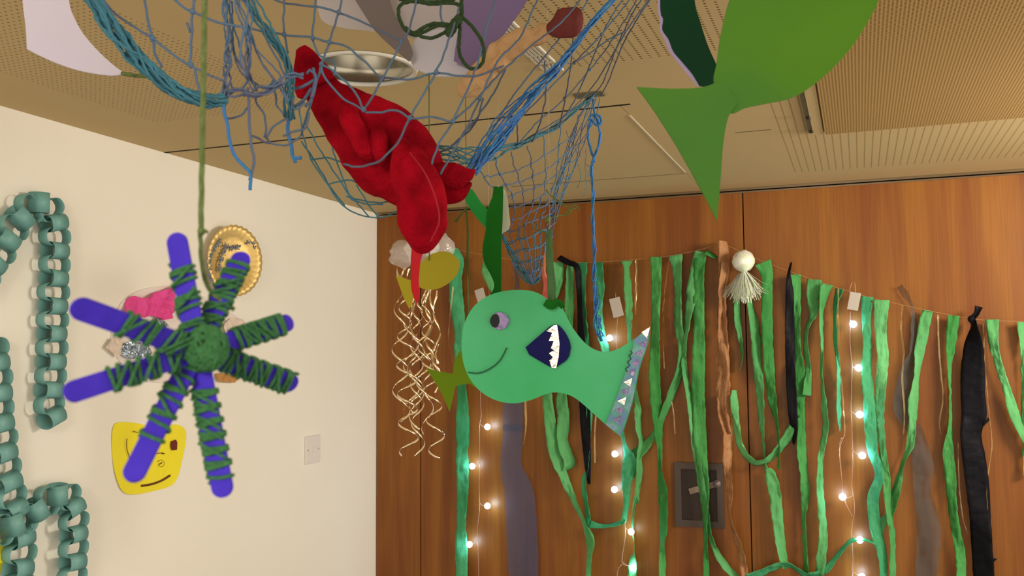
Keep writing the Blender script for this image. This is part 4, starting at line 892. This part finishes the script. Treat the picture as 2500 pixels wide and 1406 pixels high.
# ------------------------------------------------------------------ the fishing net
nt_ = thing('fishing_net', at(1100, 0, 1.2), 'blue and teal fishing net slung under the ceiling, cradling the red lobster', 'net')
def netpart(name, cords, m, r, knots=(), jit=.0012, step=7, label=None):
    bm = bmesh.new()
    for i, k in enumerate(cords): tube(bm, jitter(cordpts(k, step), jit, 90, i), r * .72, 6)
    for (x, y, d) in knots: blob(bm, at(x, y, d), r * 1.6, 8, 6, (1.1, 1, 1.2))
    o = obj(name, bm, m, nt_)
    if label: o['label'] = label
    return o
d0 = 0.93
def dd(pts, d): return [(x, y, d) for x, y in pts]
centre = [
 [(838, -40, .98), (834, 0, .97), (827, 30, .96), (804, 103, .945), (785, 157, .935), (774, 195, .93), (765, 235, .93), (748, 285, .94), (735, 330, .96)],
 [(660, -5, .97), (700, 8, .965), (770, 16, .96), (827, 30, .96), (880, 50, .96), (930, 76, .96), (980, 101, .955)],
 dd([(595, 65), (650, 78), (695, 85), (762, 92), (804, 103), (850, 117), (885, 145), (912, 172), (933, 190), (1000, 193), (1065, 178), (1150, 187), (1230, 160)], .945),
 dd([(694, -40), (693, 0), (694, 84), (704, 130)], .955), dd([(772, -30), (770, 0), (763, 92)], .96),
 dd([(785, 157), (820, 180), (850, 205), (873, 235), (888, 268), (895, 276), (930, 273), (970, 270), (1000, 288), (1050, 287), (1105, 297)], .918),
 dd([(980, 101), (957, 150), (933, 192), (908, 238), (888, 266)], .93),
 [(1130, -20, .98), (1110, 60, .96), (1065, 175, .945), (1035, 230, .93), (1000, 288, .925), (978, 340, .91), (962, 358, .90), (925, 395, .905), (875, 407, .925), (840, 400, .95)],
 [(1215, -20, 1.0), (1190, 60, .98), (1160, 172, .96), (1105, 297, .94), (1070, 352, .93), (1055, 400, .93)],
 [(1320, -20, 1.1), (1270, 90, 1.05), (1215, 150, 1.0), (1172, 240, .98), (1135, 322, .97), (1100, 380, .96), (1075, 425, .95)],
 [(1430, -20, 1.2), (1375, 50, 1.15), (1300, 110, 1.08), (1230, 170, 1.02), (1160, 245, .97), (1105, 297, .94)],
 [(1020, -30, .97), (1003, 60, .96), (980, 101, .955)],
 dd([(1085, -30), (1075, 30), (1090, 75)], .97),
 dd([(785, 157), (800, 200), (845, 245), (888, 268)], .922),
 dd([(763, 92), (775, 130), (800, 145), (818, 150), (815, 185)], .95),
]
kn = [(827, 30, .957), (804, 103, .942), (933, 191, .94), (888, 267, .915), (1000, 288, .92), (1065, 176, .94), (1105, 297, .935), (980, 101, .95), (694, 84, .945), (763, 92, .945), (785, 157, .93), (1172, 240, .975)]
netpart('netting', centre, M['net_p'], .00155, kn, label='open mesh in front of the lobster')
netpart('knot_cluster', [dd([(765, 165), (770, 190), (765, 215), (758, 245), (745, 262)], .925), dd([(750, 180), (757, 170), (768, 178), (772, 200), (760, 240)], .923), dd([(762, 215), (735, 250), (705, 262)], .93), dd([(715, 215), (735, 212), (765, 195)], .925)], M['net'], .0022)
diag = []
kn2 = []
A = [(1478, -20, 1.45), (1410, 70, 1.36), (1335, 140, 1.3), (1260, 215, 1.2), (1185, 330, 1.1), (1130, 400, 1.0)]
B = [(1590, -10, 1.5), (1540, 60, 1.5), (1500, 120, 1.6), (1462, 200, 1.8), (1440, 255, 1.9), (1400, 320, 1.8)]
diag += [[(1450, -20, 1.4), (1395, 60, 1.35), (1320, 150, 1.28), (1245, 245, 1.2), (1190, 340, 1.1), (1140, 410, 1.02)],
 [(1545, -10, 1.45), (1468, 85, 1.45), (1402, 153, 1.45), (1330, 228, 1.4), (1262, 295, 1.3), (1195, 350, 1.2)],
 [(1590, -10, 1.5), (1530, 75, 1.5), (1480, 160, 1.6), (1440, 220, 1.8), (1380, 280, 1.7), (1300, 330, 1.55), (1262, 356, 1.5)],
 [(1560, -10, 1.5), (1500, 90, 1.52), (1440, 170, 1.6), (1375, 245, 1.5), (1310, 300, 1.45), (1262, 356, 1.42)],
 [(1600, -20, 1.5), (1560, 40, 1.5), (1520, 110, 1.6), (1485, 200, 1.85), (1466, 232, 2.0)],
 [(1572, -10, 1.5), (1540, 40, 1.5), (1500, 130, 1.6), (1470, 205, 1.85), (1445, 232, 2.0)],
 [(1520, 0, 1.45), (1482, 60, 1.46), (1440, 160, 1.55), (1400, 250, 1.6), (1352, 318, 1.6)],
 [(1400, 60, 1.35), (1395, 150, 1.4), (1380, 240, 1.5), (1365, 310, 1.6)],
 [(1330, 150, 1.3), (1333, 230, 1.35), (1318, 300, 1.4), (1300, 345, 1.5)],
 [(1402, 153, 1.45), (1440, 130, 1.5), (1480, 100, 1.5), (1530, 75, 1.5)],
 [(1262, 295, 1.3), (1264, 340, 1.35), (1262, 360, 1.4)],
 [(1180, 240, 1.1), (1160, 300, 1.08), (1110, 350, 1.05), (1075, 372, 1.05)],
 [(1235, 170, 1.15), (1190, 250, 1.1), (1130, 330, 1.06), (1085, 370, 1.05)]]
kn2 = [(1468, 85, 1.45), (1402, 153, 1.45), (1330, 228, 1.4), (1378, 240, 1.5), (1262, 295, 1.3), (1440, 170, 1.6), (1500, 90, 1.52)]
netpart('netting', diag, M['net_p'], .0016, kn2, label='stretched mesh slanting up to the right')
# top left mesh and gathered strands
tl = [dd(k, .84) for k in ([(240, -20), (268, 20), (320, 62), (372, 93), (425, 135), (478, 168), (545, 196)], [(352, -20), (360, 40), (372, 93), (378, 130), (395, 165)], [(405, -20), (440, 10), (470, 28), (520, 50), (560, 60), (600, 66)], [(480, -20), (470, 28), (468, 90), (464, 155)], [(478, 168), (483, 200), (490, 225)],
     [(455, 55), (462, 80)], [(600, 66), (585, 130), (600, 186)])]
netpart('netting', tl, M['net'], .0016, [(372, 93, .84), (470, 28, .84), (466, 158, .84)], label='loose mesh at the upper left')
gb = bmesh.new()
bundle(gb, dd([(545, -30), (548, 20), (556, 70), (556, 140), (553, 200), (550, 238)], .86), [.006, .006, .007, .009, .007], 5, .0014, 3)
bundle(gb, dd([(575, -30), (590, 20), (606, 65), (612, 120), (606, 165), (600, 190)], .86), [.018, .014, .010, .008, .007], 5, .0014, 4, turns=5)
bundle(gb, dd([(560, 0), (575, 80), (590, 150), (610, 190), (622, 222)], .87), [.01, .014, .012, .006], 4, .0013, 6, turns=4)
bundle(gb, dd([(610, 70), (640, 140), (668, 190), (700, 250)], .87), [.008, .016, .018, .01], 4, .0013, 7, turns=4)
bundle(gb, dd([(560, 235), (590, 222), (620, 224), (660, 214), (705, 188), (740, 186)], .86), [.010, .012, .006, .006], 4, .0017, 8, turns=8)
obj('gathered_strands', gb, M['net'], nt_)
# ropes
rb = bmesh.new(); bundle(rb, [(205, -30, .80), (240, 20, .80), (285, 80, .81), (335, 145, .82), (400, 200, .83), (460, 232, .84), (520, 246, .855), (552, 240, .86)], [.010, .013, .016, .015, .014, .013, .014, .008], 18, .0022, 11, turns=7)
obj('border_rope', rb, M['net_t'], nt_)['label'] = 'thick teal gathered border at the left'
rb = bmesh.new(); bundle(rb, [(600, -20, .88), (632, 40, .89), (665, 90, .90), (695, 140, .91), (708, 190, .91), (705, 240, .92), (706, 290, .93)], [.010, .012, .010, .008, .009, .010, .012], 8, .0017, 12, turns=5)
obj('border_rope', rb, M['net_t'], nt_)
rb = bmesh.new(); bundle(rb, [(1515, -20, 1.3), (1450, 50, 1.24), (1395, 120, 1.2), (1345, 180, 1.16), (1305, 220, 1.13), (1265, 275, 1.1), (1225, 325, 1.07), (1185, 372, 1.04), (1155, 420, 1.0)], [.006, .007, .008, .010, .014, .018, .019, .018, .010], 11, .0018, 13, turns=5)
bundle(rb, [(1300, 225, 1.13), (1240, 290, 1.1), (1190, 350, 1.06), (1150, 415, 1.01)], [.012, .026, .034, .022], 6, .0012, 15, turns=3)
obj('border_rope', rb, M['net_b'], nt_)['label'] = 'thick bright blue gathered border at the right'
rb = bmesh.new(); bundle(rb, [(1052, 372, 1.06), (1095, 376, 1.07), (1140, 384, 1.09), (1190, 375, 1.14), (1230, 362, 1.25), (1265, 354, 1.4), (1310, 334, 1.55), (1352, 314, 1.7), (1395, 275, 1.85), (1448, 232, 2.05)], [.016, .020, .024, .022, .010, .008, .010, .010, .012, .008], 9, .0014, 17, turns=9)
obj('border_rope', rb, M['net_t'], nt_)
# sheet behind the lobster
back = [dd([(730, 250), (738, 320), (760, 390), (800, 450), (835, 498), (880, 525), (925, 532), (960, 520), (985, 505)], 1.09), dd([(735, 345), (770, 395), (806, 455), (842, 502)], 1.10),
 dd([(745, 300), (790, 380), (830, 440), (865, 490), (935, 500)], 1.09), dd([(790, 290), (808, 350), (835, 430), (858, 480), (900, 528)], 1.09), dd([(760, 390), (800, 385), (850, 400)], 1.09),
 dd([(800, 450), (850, 440), (880, 450), (930, 470)], 1.09), dd([(845, 480), (890, 490), (925, 495), (960, 490)], 1.09), dd([(870, 450), (900, 500), (925, 530)], 1.09)]
netpart('netting', back, M['net_t'], .0013, (), label='hanging mesh behind the lobster')
# rear sheet falling into a pointed bag
Lb = [(1168, 402, 1.2), (1188, 440, 1.35), (1232, 500, 1.55), (1226, 575, 1.62), (1262, 640, 1.62), (1290, 688, 1.6)]
Rb = [(1448, 245, 2.0), (1415, 380, 1.9), (1362, 500, 1.75), (1345, 590, 1.68), (1330, 655, 1.66), (1304, 692, 1.62)]
Lc = catmull([(a, b, c * 1000) for a, b, c in Lb], 6); Rc = catmull([(a, b, c * 1000) for a, b, c in Rb], 6)
def samp(Pq, t):
    ln = [0]
    for a, b in zip(Pq, Pq[1:]): ln.append(ln[-1] + math.dist(a[:2], b[:2]))
    s = t * ln[-1]; i = max(j for j in range(len(ln)) if ln[j] <= s); i = min(i, len(Pq) - 2)
    u = (s - ln[i]) / max(1e-9, ln[i + 1] - ln[i]); return [p + (q - p) * u for p, q in zip(Pq[i], Pq[i + 1])]
nu, nv = 7, 11; grid = []
for j in range(nv + 1):
    v = j / nv; a, b = samp(Lc, v ** .9), samp(Rc, v ** .9); row = []
    for i in range(nu + 1):
        u = i / nu; p = [x + (y - x) * u for x, y in zip(a, b)]
        sag = 4 * u * (1 - u); nz = noise.noise(Vector((u * 4, v * 5, 2)))
        bel = -sag * 110 * (1 - v) * v * 2 - (60 * sag * (v > .55))
        row.append((p[0] + nz * 7 * (1 - v), p[1] + sag * 22 * (1 - v) + nz * 8, (p[2] + bel) / 1000))
    grid.append(row)
gc = [grid[j] for j in range(1, nv + 1)] + [[grid[j][i] for j in range(nv + 1)] for i in range(nu + 1)]
netpart('netting', gc, M['net'], .0015, [grid[j][i] for j in range(1, nv) for i in range(1, nu, 2)], jit=.004, label='rear mesh falling into a pointed bag')
gc2 = [[(x + 6, y - 4, d + .10) for x, y, d in grid[j]] for j in range(7, nv + 1)] + [[(grid[j][i][0] + 5, grid[j][i][1] - 3, grid[j][i][2] + .10) for j in range(6, nv + 1)] for i in range(0, nu + 1, 2)]
netpart('netting', gc2, M['net_t'], .0013, (), jit=.005, label='far side of the pointed bag')
rb = bmesh.new(); bundle(rb, [(1455, 235, 2.0), (1430, 300, 1.95), (1405, 365, 1.9), (1380, 430, 1.85), (1362, 480, 1.8), (1352, 535, 1.72)], [.02, .045, .04, .03, .024, .012], 7, .0015, 21, turns=3)
obj('gathered_strands', rb, M['net'], nt_)
rb = bmesh.new(); bundle(rb, [(1226, 575, 1.6), (1244, 612, 1.6), (1262, 645, 1.59), (1280, 675, 1.58), (1298, 692, 1.58), (1318, 680, 1.58)], [.006, .010, .014, .014, .012, .004], 6, .0017, 22, turns=5)
obj('border_rope', rb, M['net_t'], nt_)
# frayed ends
fe = [dd([(550, 240), (546, 270), (556, 310), (562, 350), (575, 385), (598, 408), (612, 425), (612, 465)], .86), dd([(606, 215), (608, 262), (610, 300), (612, 350), (620, 385), (618, 410), (610, 440)], .86), dd([(705, 285), (702, 320), (712, 350), (716, 385), (736, 384)], .93), dd([(716, 384), (722, 398)], .93)]
netpart('frayed_end', [fe[0]], M['net_b'], .0022); netpart('frayed_end', [fe[1]], M['net'], .0018); netpart('frayed_end', [fe[2], fe[3]], M['net_b'], .0025)
loose = [dd(k, .88) for k in ([(605, 265), (590, 280), (555, 285)], [(622, 224), (628, 255), (648, 288), (646, 335)], [(646, 335), (670, 352), (710, 352), (735, 330)], [(648, 338), (662, 312), (690, 295), (702, 290)], [(665, 195), (672, 240), (690, 280)], [(690, 330), (745, 315), (755, 290), (757, 275)], [(612, 335), (640, 345), (660, 350)], [(718, 235), (712, 255), (728, 262), (745, 250)], [(640, 60), (665, 130), (700, 190)], [(600, 186), (640, 215), (665, 200)], [(560, 200), (580, 225), (600, 190)])]
netpart('netting', loose, M['net_p'], .0015, (), jit=.003, label='torn loose mesh between the two frayed ends')
# twisted cord hanging in front of the timber wall
hc = bmesh.new(); dC = 2.02
bundle(hc, [(1452, 282, dC), (1462, 300, dC), (1462, 345, dC), (1448, 395, dC), (1446, 440, dC), (1447, 500, dC), (1449, 570, dC), (1451, 650, dC), (1452, 700, dC), (1454, 770, dC), (1462, 810, dC), (1470, 832, dC)], [.006, .007, .007, .008, .008, .008, .009, .012, .016, .012], 4, .0026, 31, turns=26)
tube(hc, jitter(cordpts([(1440, 300, dC), (1436, 340, dC), (1445, 372, dC), (1452, 395, dC)], 4), .002, 120), .003, 6)
tube(hc, cordpts([(1442, 300, dC), (1438, 288, dC), (1450, 280, dC), (1464, 284, dC), (1468, 298, dC), (1460, 306, dC), (1450, 300, dC), (1444, 290, dC)], 3), .003, 6)
tube(hc, cordpts([(1452, 282, dC), (1448, 250, 2.05), (1446, 232, 2.08)], 4), .002, 6)
rnd = random.Random(3)
for k in range(26):
    y = rnd.uniform(690, 825); x = 1452 + (y - 690) * .1; tube(hc, cordpts([(x, y, dC), (x + rnd.uniform(-8, 8), y + 8, dC), (x + rnd.uniform(-14, 14), y + rnd.uniform(4, 24), dC)], 4), .0012, 4)
obj('twisted_cord', hc, M['net_b'], nt_)['label'] = 'twisted blue cord tail with frayed end'
th = [dd(k, 1.95) for k in ([(1380, 320), (1395, 345), (1412, 380)], [(1430, 360), (1428, 410), (1432, 450), (1425, 480)], [(1412, 400), (1418, 432), (1408, 460)], [(1428, 400), (1440, 405), (1436, 432)])]
netpart('loose_thread', th, M['net_t'], .0010, jit=.004)

# ------------------------------------------------------------------ yarn bow tied to the net
yb = bmesh.new()
for k in ([(1102, 68), (1070, 62), (1040, 76), (1012, 86), (990, 72), (976, 48), (973, 22), (985, 8), (1015, 4), (1050, 10), (1090, 8), (1118, 12), (1126, 30), (1118, 50)],
          [(1100, 66), (1078, 84), (1050, 94), (1020, 86), (1004, 78), (990, 66)], [(1100, 60), (1060, 58), (1030, 70), (1010, 82)],
          [(1122, 40), (1122, 90), (1120, 125), (1134, 155), (1155, 168), (1175, 158), (1182, 130), (1174, 96), (1150, 62), (1126, 40)],
          [(1128, -60), (1127, 0), (1126, 40), (1110, 62)], [(975, -2), (1010, 2), (1060, 4), (1110, -2)]):
    tube(yb, jitter(cordpts(dd(k, .97), 5), .0008, 300), .00195, 7)
for x, y in ((1104, 70), (1110, 58), (1098, 78), (1118, 50)): blob(yb, at(x, y, .965), .0052, 10, 8, (1, .9, 1.2))
p = at(1128, -60, .97); tube(yb, [p, Vector((p.x, p.y, ZC))], .0019, 6)
tag(obj('yarn_bow', yb, M['yarn_d'], None), 'dark green yarn bow with long loops tied to the net above the lobster', 'yarn')

# ------------------------------------------------------------------ craft stick spider wrapped in yarn
ctr = at(500, 860, .455)
sp_ = thing('craft_stick_spider', ctr, 'eight-armed spider of purple craft sticks wrapped in green yarn, hanging at left', 'craft decoration')
def stick(pa, pb, off):
    A_, B_ = at(*pa), at(*pb); d = (B_ - A_); L = d.length; d.normalize()
    nrm = (-FWD - d * (-FWD).dot(d)).normalized(); s = d.cross(nrm).normalized()
    A_ += nrm * off; B_ += nrm * off
    return A_, B_, d, nrm, s, L
arms = [((435, 572, .462), (553, 1213, .442)), ((597, 620, .485), (318, 1178, .415)), ((716, 783, .500), (160, 962, .392)), ((730, 947, .490), (180, 752, .394))]
Wst = [.0102, .0100, .0096, .0104]
wraps = [  # per arm end: (from, to) as fraction centre->tip, turns
 ((.10, .76, 9), (.24, .86, 19)), ((.10, .90, 20), (.10, .70, 10)), ((.30, .90, 17), (.12, .72, 13)), ((.16, .93, 17), (.10, .70, 10))]
for i, (pa, pb) in enumerate(arms):
    A_, B_, d, nrm, s, L = stick(pa, pb, (1.5 - i) * .0021)
    bm = bmesh.new(); w = Wst[i] / 2; n = 14; pts = []
    for k in range(n + 1): a = math.pi / 2 + math.pi * k / n; pts.append(A_ + d * (w + math.cos(a) * w) + s * math.sin(a) * w)
    for k in range(n + 1): a = -math.pi / 2 + math.pi * k / n; pts.append(B_ + d * (-w + math.cos(a) * w) + s * math.sin(a) * w)
    f = bm.faces.new([bm.verts.new(p - nrm * .0009) for p in pts]); r = bmesh.ops.extrude_face_region(bm, geom=[f])
    for q in r['geom']:
        if isinstance(q, bmesh.types.BMVert): q.co += nrm * .0019
    bmesh.ops.recalc_face_normals(bm, faces=bm.faces[:]); st = obj('craft_stick', bm, M['purple'], sp_, False)
    cx = ctr + nrm * ((1.5 - i) * .0021); tc_ = max(0.1, min(.9, (cx - A_).dot(d) / L))
    for e, (u0, u1, tn) in enumerate(wraps[i]):
        tip = 0.0 if e == 0 else 1.0; bm = bmesh.new(); P = []; rnd = random.Random(i * 7 + e)
        if i == 0 and e == 0: cnt = tn
        hw, hh = w + .0007, .0021
        for k in range(tn * 20 + 1):
            ph = k / 20; u = u0 + (u1 - u0) * (k / (tn * 20)) + .030 * math.sin(ph * 2.1 + i) + .012 * math.sin(ph * 6.283)
            t = tc_ + (tip - tc_) * u; a = ph * 6.283
            ca, sa = math.cos(a), math.sin(a); m_ = max(abs(ca) ** 6 + abs(sa) ** 6, 1e-6) ** (1 / 6)
            P.append(A_ + d * (L * t) + s * (ca / m_ * hw) + nrm * (sa / m_ * hh))
        tube(bm, jitter(P, .0003, 400, i), .00095, 6)
        for c2 in range(max(2, tn // 3)):      # crossing slanted turns back over the front
            ua = rnd.uniform(u0, u1 - .12); P = []
            for k in range(9):
                t = tc_ + (tip - tc_) * (ua + .14 * k / 8); P.append(A_ + d * (L * t) + s * (w + .0008) * (1 - 2 * k / 8) * rnd.choice((1, 1)) + nrm * (.0034 + .0002 * c2))
            tube(bm, jitter(P, .0003, 400, c2), .0008, 6)
        obj('yarn_wrap', bm, M['yarn'], st)
bm = bmesh.new(); rnd = random.Random(2); c0 = at(505, 850, .443)
for k in range(46):
    ax = Vector((rnd.gauss(0, 1), rnd.gauss(0, 1), rnd.gauss(0, 1))).normalized(); a0 = rnd.random() * 6; u = ax.orthogonal().normalized(); v = ax.cross(u)
    P = [c0 + (RIGHT * (q.dot(RIGHT) * .0100) + UP * (q.dot(UP) * .0106) + FWD * (q.dot(FWD) * .0072)) for q in [(u * math.cos(a0 + t * .4) + v * math.sin(a0 + t * .4)) * (1 + .05 * rnd.random()) for t in range(14)]]
    tube(bm, P, .0008, 6)
obj('yarn_ball', bm, M['yarn'], sp_)
bm = bmesh.new(); blob(bm, c0, .0088, 20, 14, (1, .8, 1)); 
obj('yarn_core', bm, M['yarn_d'], sp_)
bm = bmesh.new(); yp = cordpts([(572, 755, .47), (545, 738, .468), (515, 710, .467), (500, 680, .467), (492, 630, .467), (490, 575, .467)], 4); tube(bm, jitter(yp, .0006, 200), .0012, 7)
top = at(490, 575, .467); yp = [top + (Vector((top.x, top.y, ZC)) - top) * (k / 70) for k in range(71)]
for s3 in range(3):
    Q = [p + Vector((math.cos(k * 1.0 + s3 * 2.09), math.sin(k * 1.0 + s3 * 2.09), 0)) * .0007 for k, p in enumerate(yp)]
    tube(bm, Q, .00085, 6)
blob(bm, at(492, 564, .465), .0021, 8, 6); tube(bm, cordpts([(492, 564, .465), (500, 562, .464), (508, 568, .464)], 3), .0008, 5)
obj('hanging_yarn', bm, M['yarn_o'], sp_)['label'] = 'olive hanging yarn'
